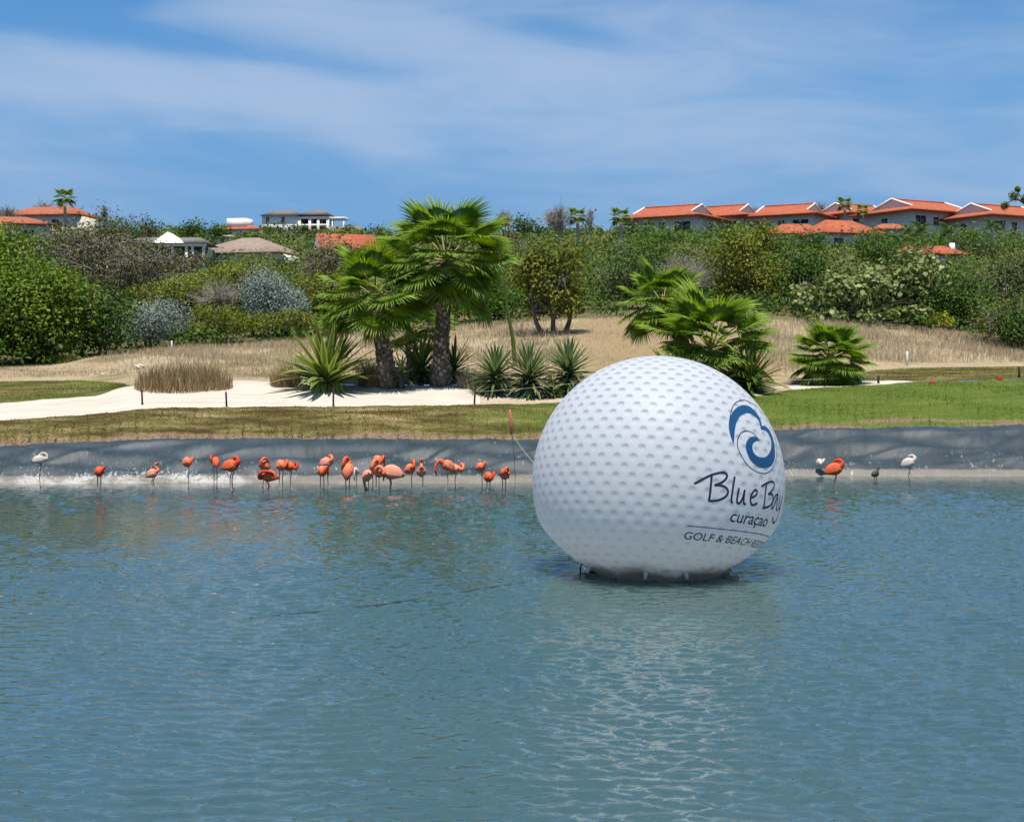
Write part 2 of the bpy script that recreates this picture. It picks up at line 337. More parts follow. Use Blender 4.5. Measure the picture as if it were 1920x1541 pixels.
M['stonewall'] = flatmat('stone_wall', (0.25, 0.20, 0.13), 0.9, 0.25, 2.0, 0.2)
M['trim'] = flatmat('white_trim', (0.80, 0.79, 0.75), 0.7, 0.03)
def glass_mat():
    m, nt, p, out = newmat('window_glass'); p.inputs['Base Color'].default_value = (0.02, 0.035, 0.04, 1); p.inputs['Roughness'].default_value = 0.08; p.inputs['Specular IOR Level'].default_value = 0.8
    return m
M['glass'] = glass_mat()
M['plum_deep'] = None

# ------------------------------------------------------------------ terrain: depth lines across the view, knots (x pixel : row, distance)
def zrow(py, Y): return CAMH - (py - HOR) * Y / FOC
def xpx(px, Y): return (px - 960) / FOC * Y
def sc(Y): return FOC / Y                                  # photo pixels per metre
def wob(px, k): return 1.1 * math.sin(px * 0.031 + k) + 0.8 * math.sin(px * 0.083 + 2 * k) + 0.6 * math.sin(px * 0.19 + 3.1 * k)
class Line:
    def __init__(s, row, dist=None, z=None, w=0.0):
        s.w = w
        s.rx, s.ry = zip(*sorted(row.items()))
        s.d = None if dist is None else (lambda k: zip(*sorted(k.items())))(dist)
        if s.d is not None: s.d = tuple(s.d)
        s.z = z
    def yz(s, px):
        py = float(np.interp(px, s.rx, s.ry)) + s.w * wob(px, 1.0 + len(s.rx))
        if s.z is not None: return FOC * (CAMH - s.z) / (py - HOR), s.z
        Y = float(np.interp(px, *s.d)); return Y, zrow(py, Y)
shore = Line({-400: 912, 0: 909, 300: 905, 480: 905, 650: 907, 980: 905, 1200: 899, 1480: 893, 1920: 893, 2300: 893}, z=0.0)
class Off:
    def __init__(s, base, dy, dz): s.b, s.dy, s.dz = base, dy, dz
    def yz(s, px): y, z = s.b.yz(px); return y + s.dy, z + s.dz
bed = Off(shore, -2.5, -0.8)
class LinerTop(Line):
    def yz(s, px):
        py = float(np.interp(px, s.rx, s.ry)) + 0.8 * wob(px, 2.0) + 0.7 * math.sin(px * 0.41); Y = shore.yz(px)[0] + 3.0; return Y, zrow(py, Y)
linertop = LinerTop({-300: 838, 0: 836, 200: 826, 350: 822, 600: 822, 980: 824, 1200: 815, 1460: 806, 1600: 802, 1920: 797}, z=0)
lawntop = Line({-300: 795, 0: 788, 150: 779, 250: 768, 300: 765, 450: 763, 640: 762, 880: 759, 1000: 757, 1080: 752, 1250: 748, 1420: 742, 1480: 731, 1560: 726, 1640: 721, 1690: 718, 1720: 716, 1760: 715, 1920: 711},
               {0: 52, 300: 53, 880: 53.5, 1250: 55, 1480: 58.5, 1640: 60.5, 1920: 62}, w=0.5)
sandtop = Line({-300: 770, 0: 756, 180: 742, 225: 727, 250: 724, 440: 714, 520: 716, 680: 722, 860: 722, 900: 738, 1040: 742, 1150: 736, 1420: 727, 1480: 723, 1560: 719, 1620: 714, 1690: 714, 1720: 715.5, 1760: 714.5, 1920: 710.5},
               {0: 56, 180: 56.5, 440: 58, 860: 57.5, 900: 56, 1040: 56.2, 1250: 57.5, 1420: 60, 1560: 62.5, 1690: 63.5, 1720: 62.6, 1920: 62.6}, w=0.4)
fairtop = Line({-300: 716, 0: 715, 150: 713, 225: 718, 245: 723, 440: 713.6, 520: 715.6, 680: 721.6, 860: 721.6, 900: 737.6, 1040: 741.6, 1150: 735.6, 1420: 726.6, 1480: 722.5, 1560: 715, 1600: 702, 1640: 694, 1700: 690, 1920: 687},
               {0: 61, 150: 61, 225: 59, 245: 57.2, 440: 58.2, 860: 57.7, 900: 56.2, 1040: 56.4, 1250: 57.7, 1420: 60.2, 1480: 61.4, 1560: 63.5, 1640: 67, 1700: 69, 1920: 70})
crest = Line({-300: 693, 0: 690, 100: 683, 180: 668, 300: 655, 450: 650, 560: 640, 700: 625, 860: 612, 960: 606, 1080: 598, 1150: 594, 1260: 595, 1430: 597, 1560: 607, 1700: 618, 1800: 628, 1920: 640},
             {0: 68, 100: 70, 300: 74, 560: 78, 860: 81, 1080: 78, 1260: 78, 1430: 81, 1700: 83, 1920: 84})
h1 = Line({0: 610, 300: 588, 560: 570, 860: 560, 1150: 548, 1500: 548, 1720: 572, 1920: 575}, {0: 110, 1920: 110})
h2 = Line({0: 505, 300: 500, 560: 490, 860: 480, 1200: 470, 1500: 470, 1920: 475}, {0: 180, 1920: 180})
h3 = Line({0: 440, 150: 436, 300: 450, 560: 455, 860: 450, 1200: 445, 1500: 450, 1700: 462, 1920: 458}, {0: 260, 1920: 260})
h4 = Line({0: 432, 300: 436, 560: 438, 700: 440, 860: 436, 1200: 436, 1920: 442}, {0: 400, 1920: 400})
h5 = Line({0: 470, 1920: 470}, {0: 700, 1920: 700})
h6 = Line({0: 664, 1920: 664}, {0: 4500, 1920: 4500})
LINES = [bed, shore, linertop, lawntop, sandtop, fairtop, crest, h1, h2, h3, h4, h5, h6]
def ground(px, Y):
    ks = [l.yz(px) for l in LINES]
    for (ya, za), (yb, zb) in zip(ks, ks[1:]):
        if ya <= Y <= yb: return za + (zb - za) * (Y - ya) / max(1e-6, yb - ya)
    return ks[0][1] if Y < ks[0][0] else ks[-1][1]
def pt(a, b, px, t, bulge=0.0):
    (ya, za), (yb, zb) = a.yz(px), b.yz(px); Y = ya + (yb - ya) * t
    return (xpx(px, Y), Y, za + (zb - za) * t + bulge * math.sin(math.pi * t))
def strip(name, a, b, x0, x1, step, rows, mat, disp=None, bulge=0.0):
    xs = np.arange(x0, x1 + step, step); V = []; 
    for px in xs:
        for r in range(rows + 1):
            p = list(pt(a, b, px, r / rows, bulge))
            if disp: p[2] += disp(p[0], p[1], r / rows)
            V.append(p)
    V = np.array(V); F = []
    n = rows + 1
    for i in range(len(xs) - 1):
        y0 = abs(V[i * n + rows][1] - V[i * n][1]); y1 = abs(V[(i + 1) * n + rows][1] - V[(i + 1) * n][1])
        if max(y0, y1) < 0.25: continue
        for r in range(rows): F.append((i * n + r, (i + 1) * n + r, (i + 1) * n + r + 1, i * n + r + 1))
    me = mesh(name, V, [np.array(F)], mat, attrs={'along': np.tile(np.arange(rows + 1) / rows, len(xs))}, smooth=True)
    return tag(ob(name, me), kind='structure')

# pond: one sheet of water, its bank clad in plastic liner, turf, sand and meadow behind
def water_mesh():
    # wind ripples as real waves where they can be seen; flat water further off
    ys = [8.0]
    while ys[-1] < 52: ys.append(ys[-1] + 0.030 + 0.0018 * (ys[-1] - 8))
    ys = np.array(ys); xs = np.linspace(-760, 2680, 570)
    Y, PX = np.meshgrid(ys, xs, indexing='ij'); X = (PX - 960) / FOC * Y
    r = np.random.default_rng(5); Z = np.zeros_like(X); var = 0
    for k in range(64):
        lam = 0.095 * (0.42 / 0.095) ** r.random(); th = r.normal(R(8), 0.42); kk = 2 * math.pi / lam; amp = lam ** 0.85; var += (amp * kk) ** 2 / 2
        # crests are short: each train is cut into groups along its own crest line
        u = X * math.sin(th) + Y * math.cos(th); v = X * math.cos(th) - Y * math.sin(th)
        Z += amp * np.sin(kk * u + r.uniform(0, 6.28) + 0.9 * np.sin(v * kk * 0.22 + r.uniform(0, 6.28))) * (0.55 + 0.45 * np.sin(v * kk * 0.16 + r.uniform(0, 6.28)))
    Z *= WAVE / math.sqrt(var * 0.4)
    gust = 0.74 + 0.42 * np.sin(X * 0.33 + 0.21 * Y + 0.6) * np.sin(0.17 * Y - 0.12 * X + 1.0) + 0.16 * np.clip(X / 6, -1, 1)
    calm = np.clip((48 - Y) / 9, 0.25, 1)
    e = np.clip(np.minimum((PX + 760) / 200, (2680 - PX) / 200), 0, 1) * np.clip((Y - 8) / 0.6, 0, 1) * np.clip((52 - Y) / 1, 0, 1)
    Z *= gust * calm * e; V = np.stack([X, Y, Z], -1).reshape(-1, 3); n = len(xs); m = len(ys)
    i, j = np.meshgrid(np.arange(m - 1), np.arange(n - 1), indexing='ij'); Q = np.stack([i * n + j, i * n + j + 1, (i + 1) * n + j + 1, (i + 1) * n + j], -1).reshape(-1, 4)
    b = len(V); x0, x1 = X[0, 0], X[0, -1]; x2, x3 = X[-1, 0], X[-1, -1]; ye = ys[-1]
    V = np.vstack([V, [(-140, -30, 0), (140, -30, 0), (140, 8, 0), (x1, 8, 0), (x0, 8, 0), (-140, 8, 0), (140, ye, 0), (x3, ye, 0), (x2, ye, 0), (-140, ye, 0), (140, 58, 0), (-140, 58, 0)]])
    F = np.array([(0, 1, 2, 5), (5, 4, 8, 9), (3, 2, 6, 7), (9, 6, 10, 11)]) + b
    return mesh('water', V, [Q, F], M['water'], smooth=True)
WAVE = 0.31
wm = water_mesh()
tag(ob('water', wm), kind='structure')
CREASE = [(-4.6, 0.25, -0.6, 0.95, 0.06), (-3.0, 0.1, 1.0, 0.5, 0.04), (-17, 0.5, -13, 0.75, 0.05), (-16, 0.8, -9.5, 0.95, 0.05), (-12.5, 0.35, -8, 0.8, 0.05), (-9, 0.3, -5.5, 0.55, 0.035), (9.5, 0.55, 14, 0.82, 0.05), (10, 0.35, 18, 0.6, 0.05), (13, 0.85, 19, 0.9, 0.05), (14.5, 0.15, 19, 0.4, 0.06), (9.2, 0.8, 12.5, 0.97, 0.05), (-7, 0.6, -2.5, 0.7, 0.03), (-2, 0.55, 3, 0.75, 0.04)]
def liner_disp(x, y, t):
    e = math.sin(math.pi * min(1, max(0, t)))
    d = (y - 46) + 0
    cr = 0.0
    for xa, ta, xb, tb, h in CREASE:
        if xa - 0.3 < x < xb + 0.3:
            u = (x - xa) / (xb - xa); tt = ta + (tb - ta) * u + 0.02 * math.sin(7 * u + xa); cr += h * 1.8 * math.exp(-((t - tt) * 3.2 / 0.15) ** 2) * math.sin(math.pi * min(1, max(0, u)))
    return cr + 2.2 * e * (0.035 * math.sin(2.1 * d * 2.2 + 0.55 * x + 1.3 * math.sin(0.37 * x)) + 0.03 * math.sin(5.1 * d - 1.2 * x + 2 * math.sin(0.9 * x)) + 0.02 * math.sin(1.9 * x + 3.0 * d))
strip('pond_bed', bed, shore, -2600, 4500, 20, 4, M['path'])
strip('pond_liner', shore, linertop, -2600, 4500, 6, 44, M['liner'], liner_disp)
strip('lawn', linertop, lawntop, -2600, 4500, 10, 10, M['lawn'], lambda x, y, t: 0.05 * math.sin(x * 0.9 + y) * math.sin(math.pi * t), 0.12)
strip('sand_path', lawntop, sandtop, -2600, 900, 10, 8, M['sand'], lambda x, y, t: 0.03 * math.sin(x * 1.3 + 2 * y) * math.sin(math.pi * t))
strip('cart_path', lawntop, sandtop, 900, 1480, 10, 6, M['path'])
strip('sand_bunker', lawntop, sandtop, 1480, 1720, 10, 6, M['sand'])
strip('fairway', sandtop, fairtop, -2600, 300, 10, 6, M['patch'])
strip('fairway', sandtop, fairtop, 1500, 4500, 10, 6, M['rough'])
md = lambda x, y, t: 0.14 * math.sin(x * 0.5 + 0.8 * y) * math.sin(math.pi * t)
strip('meadow', fairtop, crest, -2600, 4500, 10, 14, M['meadow'], md, 0.1)
hs = lambda x, y, t: 0
for k, (a, b) in enumerate(((crest, h1), (h1, h2), (h2, h3), (h3, h4), (h4, h5), (h5, h6))):
    strip('hillside', a, b, -2600, 4500, 40, 6, M['hill'])
#PART2

# ------------------------------------------------------------------ the giant inflatable golf ball
def ball_mat():
    m, nt, p, out = newmat('golf_ball_vinyl')
    tc = nt.nodes.new('ShaderNodeTexCoord').outputs['Object']; g = nt.nodes.new('ShaderNodeNewGeometry').outputs['Position']
    sep = nt.nodes.new('ShaderNodeSeparateXYZ'); nt.links.new(g, sep.inputs[0])
    n = noise_n(nt, 1.4, 6, 0.65, tc, (1, 1, 1)); n2 = noise_n(nt, 0.6, 3, 0.5, tc)
    clean = ramp(nt, n2, [(0.3, (0.67, 0.70, 0.75)), (0.7, (0.70, 0.725, 0.77))])
    # algae and dirt film just above the waterline
    f = sstep(nt, mth(nt, 'ADD', sep.outputs[2], mth(nt, 'MULTIPLY', mth(nt, 'SUBTRACT', n, 0.5), 0.55)), 0.05, 0.42, 0.85, 0.0)
    f2 = sstep(nt, mth(nt, 'ADD', sep.outputs[2], mth(nt, 'MULTIPLY', mth(nt, 'SUBTRACT', n, 0.5), 0.9)), 0.2, 1.1, 0.22, 0.0)
    c = mixc(nt, f2, clean, (0.52, 0.48, 0.38)); c = mixc(nt, f, c, (0.30, 0.26, 0.19))
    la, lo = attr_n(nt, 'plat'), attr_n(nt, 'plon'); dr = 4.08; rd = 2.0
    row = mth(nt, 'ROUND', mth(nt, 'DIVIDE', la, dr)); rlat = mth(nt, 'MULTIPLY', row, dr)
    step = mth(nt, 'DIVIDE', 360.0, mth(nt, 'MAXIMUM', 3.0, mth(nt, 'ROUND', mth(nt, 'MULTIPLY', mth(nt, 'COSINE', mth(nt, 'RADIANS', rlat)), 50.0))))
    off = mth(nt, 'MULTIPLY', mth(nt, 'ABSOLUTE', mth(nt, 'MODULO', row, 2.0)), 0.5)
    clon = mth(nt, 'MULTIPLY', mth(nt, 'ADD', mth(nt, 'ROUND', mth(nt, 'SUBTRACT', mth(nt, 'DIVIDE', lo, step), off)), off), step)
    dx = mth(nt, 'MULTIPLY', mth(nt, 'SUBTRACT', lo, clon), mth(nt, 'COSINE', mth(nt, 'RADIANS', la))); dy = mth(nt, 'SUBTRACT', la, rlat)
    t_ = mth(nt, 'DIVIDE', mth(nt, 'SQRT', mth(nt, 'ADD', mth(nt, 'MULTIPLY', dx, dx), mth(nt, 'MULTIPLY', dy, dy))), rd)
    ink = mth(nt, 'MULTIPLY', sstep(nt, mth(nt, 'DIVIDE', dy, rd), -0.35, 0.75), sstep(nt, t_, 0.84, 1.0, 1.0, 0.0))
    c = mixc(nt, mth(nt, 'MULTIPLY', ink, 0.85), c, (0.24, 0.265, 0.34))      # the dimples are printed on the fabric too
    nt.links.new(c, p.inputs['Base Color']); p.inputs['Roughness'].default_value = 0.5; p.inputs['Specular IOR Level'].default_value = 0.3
    tr = nt.nodes.new('ShaderNodeBsdfTranslucent'); nt.links.new(mixc(nt, mth(nt, 'MAXIMUM', f, f2), (0.9, 0.9, 0.88), c), tr.inputs['Color'])
    mx = nt.nodes.new('ShaderNodeMixShader'); nt.links.new(mth(nt, 'MULTIPLY', mth(nt, 'SUBTRACT', 1.0, f), 0.5), mx.inputs[0])
    nt.links.new(p.outputs[0], mx.inputs[1]); nt.links.new(tr.outputs[0], mx.inputs[2]); nt.links.new(mx.outputs[0], out.inputs[0])
    return m
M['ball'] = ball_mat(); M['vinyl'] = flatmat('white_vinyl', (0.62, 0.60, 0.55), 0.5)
def ink_mat(name, a, b=None):
    m, nt, p, out = newmat(name)
    if b:
        sep = nt.nodes.new('ShaderNodeSeparateXYZ'); nt.links.new(nt.nodes.new('ShaderNodeTexCoord').outputs['Object'], sep.inputs[0])
        nt.links.new(ramp(nt, sstep(nt, sep.outputs[2], 0.1, 1.3), [(0.0, a), (1.0, b)]), p.inputs['Base Color'])
    else:
        nt.links.new(ramp(nt, noise_n(nt, 4, 3), [(0.3, a), (0.7, tuple(x * 1.2 for x in a))]), p.inputs['Base Color'])
    p.inputs['Roughness'].default_value = 0.5; return m
M['ink'] = ink_mat('navy_print', (0.008, 0.012, 0.04)); M['inkblue'] = ink_mat('blue_print', (0.003, 0.016, 0.10), (0.003, 0.060, 0.16))
BY = 26.6; BR = 0.0881 * BY; BC = Vector((xpx(1233, BY), BY, zrow(902, BY)))
ball = empty('golf_ball', (BC.x, BC.y, 0), 'giant white inflatable golf ball with blue wave logo floating in the pond', 'inflatable ball')
vw = (Vector((0, 0, CAMH)) - BC).normalized(); vr = Vector((0, 0, 1)).cross(vw).normalized(); vu = vw.cross(vr)
pole = (vr * 0.052 + vu * 0.994 - vw * 0.095).normalized(); e2 = (vw - pole * pole.dot(vw)).normalized(); e1 = pole.cross(e2)
POLE, E1, E2 = (np.array(v) for v in (pole, e1, e2))
def sph(lon, lat, r):
    lon, lat = np.radians(lon), np.radians(lat)
    P = (np.sin(lat)[..., None] * POLE + np.cos(lat)[..., None] * (np.sin(lon)[..., None] * E1 + np.cos(lon)[..., None] * E2)) * np.asarray(r)[..., None]
    k = 1 - 0.25 * np.clip(1.0 - (P[..., 2] + BC.z), 0, 1.6) ** 1.7       # the slack fabric draws in towards the waterline
    P[..., 0] *= k; P[..., 1] *= k
    return P
def build_ball():
    nl, nm = 350, 700
    lat = np.linspace(-90, 90, nl + 1); lon = np.arange(nm) * 360 / nm - 180
    LA, LO = np.meshgrid(lat, lon, indexing='ij'); dr = 4.08; disp = np.zeros_like(LA); rd = 2.0
    la, lo = np.radians(LA), np.radians(LO)
    row0 = np.round(LA / dr)
    for k in (-1, 0, 1):
        rw = row0 + k; rlat = np.radians(np.clip(rw * dr, -88, 88)); cnt = np.maximum(3, np.round(360 * np.cos(rlat) / 7.2)); st = 2 * math.pi / cnt; off = (rw % 2) * 0.5
        clon = (np.round(lo / st - off) + off) * st
        d = np.degrees(np.sqrt((la - rlat) ** 2 + (np.cos(la) * (lo - clon)) ** 2))
        t = np.clip(d / rd, 0, 1); disp = np.maximum(disp, (1 - t ** 2.5) * (t < 1))
    r = BR * (1 - 0.0028 * disp)
    V = sph(LO, LA, r).reshape(-1, 3)
    # fabric hangs slack and creased near the waterline
    z = V[:, 2] + BC.z; ang = np.arctan2(V[:, 0], -V[:, 1]); sl = np.clip((0.55 - z) / 0.55, 0, 1) ** 2
    V[:, :2] *= (1 - 0.012 * sl * (1 + np.sin(ang * 23 + 1.5 * np.sin(ang * 7))))[:, None]
    V[:, 2] += BC.z
    i, j = np.meshgrid(np.arange(nl), np.arange(nm), indexing='ij'); j2 = (j + 1) % nm
    Q = np.stack([i * nm + j, i * nm + j2, (i + 1) * nm + j2, (i + 1) * nm + j], -1).reshape(-1, 4)
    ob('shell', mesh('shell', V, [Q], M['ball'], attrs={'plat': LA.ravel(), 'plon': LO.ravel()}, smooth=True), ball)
build_ball()
def on_ball(bm, name, mat, off=1.0016):
    """flat shape in degrees (x = longitude, y = latitude) wrapped onto the ball"""
    for _ in range(6):
        long = [e for e in bm.edges if e.calc_length() > 1.1]
        if not long: break
        bmesh.ops.subdivide_edges(bm, edges=long, cuts=1); bmesh.ops.triangulate(bm, faces=bm.faces)
    for v in bm.verts:
        q = sph(np.array(v.co.x), np.array(v.co.y), np.array(BR * off)); v.co = (q[0], q[1], q[2] + BC.z)
    me = bpy.data.meshes.new(name); bm.to_mesh(me); bm.free(); me.materials.append(mat)
    return ob(name, me, ball)
def ribbon(bm, pts, w, n=None):
    P = smooth_path(pts, n or 4 * len(pts)); k = np.cos(np.radians(P[:, 1])); Q = P.copy(); Q[:, 0] *= k
    T = np.gradient(Q, axis=0); T /= np.linalg.norm(T, axis=1, keepdims=True) + 1e-9; Nn = np.stack([-T[:, 1], T[:, 0]], 1)
    A, B = Q + Nn * w / 2, Q - Nn * w / 2
    va = [bm.verts.new((a[0] / c, a[1], 0)) for a, c in zip(A, k)]; vb = [bm.verts.new((b[0] / c, b[1], 0)) for b, c in zip(B, k)]
    for a in range(len(P) - 1): bm.faces.new((va[a], vb[a], vb[a + 1], va[a + 1]))
    for q in (0, len(P) - 1):           # rounded ends
        c = bm.verts.new((P[q][0], P[q][1], 0)); ring = [bm.verts.new((P[q][0] + math.cos(x) * w / 2 / k[q], P[q][1] + math.sin(x) * w / 2, 0)) for x in np.linspace(0, 2 * math.pi, 9)[:-1]]
        for x in range(8): bm.faces.new((c, ring[x], ring[(x + 1) % 8]))
STROKES = {'B': [[(15.8, -5.2), (18.7, -3.4), (22.4, -1.3), (26.2, 0.1), (29.0, 0.5), (30.2, -0.4), (29.8, -2.0), (27.6, -3.9), (24.9, -5.1)], [(24.9, -5.1), (28.3, -5.1), (31.1, -6.4), (31.1, -8.7), (28.5, -10.7), (25.2, -11.8), (22.9, -11.8)], [(23.0, -0.9), (22.9, -4.9), (22.9, -8.4), (22.8, -11.9)]],
 'l': [[(34.1, -0.9), (33.7, -4.9), (33.6, -9.0), (33.7, -11.0), (34.4, -11.6)]],
 'u': [[(36.9, -5.5), (36.6, -8.7), (36.8, -11.0), (38.0, -11.6), (39.3, -10.0), (40.2, -5.8)], [(40.2, -5.8), (40.3, -9.4), (40.9, -11.3), (41.8, -11.5)]],
 'e': [[(44.5, -8.7), (47.5, -7.1), (48.0, -5.5), (46.7, -4.9), (45.1, -6.3), (44.3, -8.7), (45.0, -10.7), (46.7, -11.5), (49.1, -10.4)]],
 'B2': [[(54.5, -1.2), (54.1, -5.8), (54.7, -9.9), (54.7, -12.0)], [(50.9, -2.9), (54.6, -1.2), (58.7, 0.0), (61.3, -0.5), (61.1, -2.5), (58.5, -4.6), (56.8, -5.6)], [(56.8, -5.6), (60.2, -5.4), (61.8, -7.1), (61.1, -9.5), (58.1, -11.1), (54.5, -12.0)]],
 'a': [[(66.7, -4.7), (63.6, -5.8), (62.0, -9.1), (62.7, -11.4), (64.1, -10.4), (65.7, -6.6), (67.0, -5.0)], [(67.0, -5.0), (67.2, -8.5), (68.3, -11.3), (69.6, -11.5)]],
 'y': [[(70.2, -5.0), (70.2, -8.3), (71.6, -10.5), (73.3, -10.1), (74.6, -4.9)], [(74.6, -4.9), (74.4, -7.9), (73.9, -12.0), (72.9, -15.2), (70.6, -17.1), (68.1, -16.8), (66.3, -15.2)]]}
for k, st in STROKES.items():
    b = bmesh.new()
    for s in st: ribbon(b, s, 1.0)
    tag(on_ball(b, 'printed_letter', M['ink']), 'navy script letter of the words Blue Bay')
b = bmesh.new()
ribbon(b, [(33.2, 22.3), (34.7, 25.9), (38.5, 31.6), (43.6, 35.3), (51.0, 37.7), (57.7, 37.8), (64.8, 36.0), (71.2, 32.7), (73.8, 27.2), (72.4, 21.5), (69.4, 16.4), (64.8, 10.7), (59.1, 5.4), (53.5, 3.0), (48.6, 2.7), (42.8, 4.2), (38.8, 7.4), (36.4, 11.3), (36.2, 14.4), (37.9, 17.8), (41.2, 20.1), (44.3, 20.7), (48.0, 20.0), (51.4, 17.6)], 0.42, 120)
on_ball(b, 'emblem_outline', M['ink'], 1.0018)
LOGO = [(34.0, 13.1), (32.7, 17.8), (33.0, 22.3), (35.2, 26.5), (39.7, 30.8), (46.3, 34.0), (52.7, 34.9), (56.9, 33.6), (59.2, 31.1), (59.3, 27.9), (57.9, 24.9), (59.6, 25.4), (63.7, 25.3), (66.7, 23.4), (67.0, 19.3), (65.5, 14.9), (63.0, 10.5), (58.7, 6.9), (53.5, 5.2), (48.6, 5.0), (44.2, 6.6), (41.6, 9.7), (40.9, 12.8), (42.0, 15.5), (44.7, 17.7), (47.6, 18.6), (49.6, 18.4), (51.7, 17.0), (48.6, 16.5), (45.9, 14.9), (45.1, 12.2), (46.7, 10.2), (50.5, 9.5), (55.0, 10.6), (59.5, 13.5), (62.6, 17.2), (63.3, 20.5), (61.2, 22.8), (58.0, 23.0), (55.5, 23.0), (56.4, 25.3), (56.5, 27.9), (54.5, 29.4), (51.2, 30.3), (46.9, 29.8), (42.3, 27.8), (38.5, 24.5), (36.1, 20.4), (34.9, 16.4)]
def smooth_closed(P, sharp, k=4):
    out = []; n = len(P); A = np.array(P)
    for i in range(n):
        a, b_, c, d = A[i - 1], A[i], A[(i + 1) % n], A[(i + 2) % n]
        if i in sharp: a = b_
        if (i + 1) % n in sharp: d = c
        for u in np.arange(k) / k:
            out.append(0.5 * ((2 * b_) + (c - a) * u + (2 * a - 5 * b_ + 4 * c - d) * u * u + (3 * b_ - a - 3 * c + d) * u ** 3))
    return out
def poly_bm(P):
    b = bmesh.new(); vs_ = [b.verts.new((p[0], p[1], 0)) for p in P]
    for t in tessellate_polygon([[Vector((p[0], p[1], 0)) for p in P]]):
        try: b.faces.new([vs_[i] for i in t])
        except ValueError: pass
    return b
on_ball(poly_bm(smooth_closed(LOGO, {0, 10, 27, 39})), 'wave_emblem', M['inkblue'], 1.0016)
def text_on_ball(body, x0, x1, y0, y1, name, shear=0.0, bold=0.0):
    cu = bpy.data.curves.new(name, 'FONT'); cu.body = body; cu.shear = shear; cu.offset = bold; cu.resolution_u = 4
    o = bpy.data.objects.new(name, cu); col.objects.link(o); bpy.context.view_layer.update()
    dg = bpy.context.evaluated_depsgraph_get(); me = bpy.data.meshes.new_from_object(o.evaluated_get(dg)); bpy.data.objects.remove(o)
    b = bmesh.new(); b.from_mesh(me); bmesh.ops.triangulate(b, faces=b.faces)
    X = [v.co.x for v in b.verts]; Yy = [v.co.y for v in b.verts]; xa, xb, ya, yb = min(X), max(X), min(Yy), max(Yy)
    for v in b.verts: v.co = (x0 + (v.co.x - xa) / (xb - xa) * (x1 - x0), y0 + (v.co.y - ya) / (yb - ya) * (y1 - y0), 0)
    return on_ball(b, name, M['ink'])
text_on_ball('curaçao', 35.0, 62.0, -21.2, -16.2, 'printed_word', 0.12, 0.008)
text_on_ball('GOLF & BEACH RESORT', 14.0, 81.0, -29.6, -26.0, 'printed_word', 0.06, 0.008)
b = bmesh.new(); ribbon(b, [(14.5, -23.4), (30, -23.4), (48, -23.4), (65, -23.4), (81, -23.4)], 0.36, 60); on_ball(b, 'printed_rule', M['ink'])
# anchor tabs with rope loops around the foot of the ball
for th in (-62, -14, 14, 58, 110, 170, 230):
    a = R(th); zz = 0.17; rr = (math.sqrt(BR ** 2 - (BC.z - zz) ** 2)) * (1 - 0.25 * (1 - zz) ** 1.7) - 0.02
    d = Vector((math.sin(a), -math.cos(a), 0)); p0 = Vector((0, 0, zz)) + d * rr
    t = MB(); t.tube([p0 + Vector((0, 0, 0.12)) - d * 0.02, p0 + d * 0.03, p0 + d * 0.10 + Vector((0, 0, -0.10))], [0.07, 0.045, 0.02], 8)
    tb = t.ob('anchor_tab', M['vinyl'], ball, True)
    t = MB(); q = p0 + d * 0.10 + Vector((0, 0, -0.08)); t.tube(smooth_path([q, q + d * 0.05 + Vector((0, 0, -0.04)), q + d * 0.02 + Vector((0.06, 0, -0.10)), q + Vector((0.1, 0, -0.16))], 8), 0.008, 5)
    t.ob('rope_loop', M['ropedark'], tb)
q = Vector((xpx(1092, 26.2) - BC.x, 26.2 - BC.y, 0.16))
t = MB(); t.tube(smooth_path([q + Vector((0.35, 0.2, 0.0)), q + Vector((0.1, 0, 0.05)), q + Vector((-0.02, 0, 0.02)), q + Vector((-0.04, 0, -0.18))], 10), 0.016, 5)
t.tube(smooth_path([q + Vector((0.1, 0, 0.05)), q + Vector((0.1, -0.03, -0.06)), q + Vector((0.2, 0, -0.12)), q + Vector((0.42, 0.0, -0.13))], 10), 0.02, 5); t.ob('tether_strap', M['ropedark'], ball)
# long rope floating slack on the water
P = [(470, 1158), (560, 1150), (640, 1141), (735, 1131), (800, 1120), (880, 1107), (985, 1092)]
P = [(xpx(x, FOC * CAMH / (y - HOR)), FOC * CAMH / (y - HOR), 0.0) for x, y in P]; P = smooth_path(P, 60); P[:, 2] = 0.004
rr = np.full(60, 0.006); rr[28:34] = [0.009, 0.016, 0.021, 0.021, 0.016, 0.009]
t = MB(); t.tube(P, rr, 6); tag(t.ob('floating_rope', M['ropedark']), 'dark slack mooring rope floating on the water left of the golf ball', 'rope')

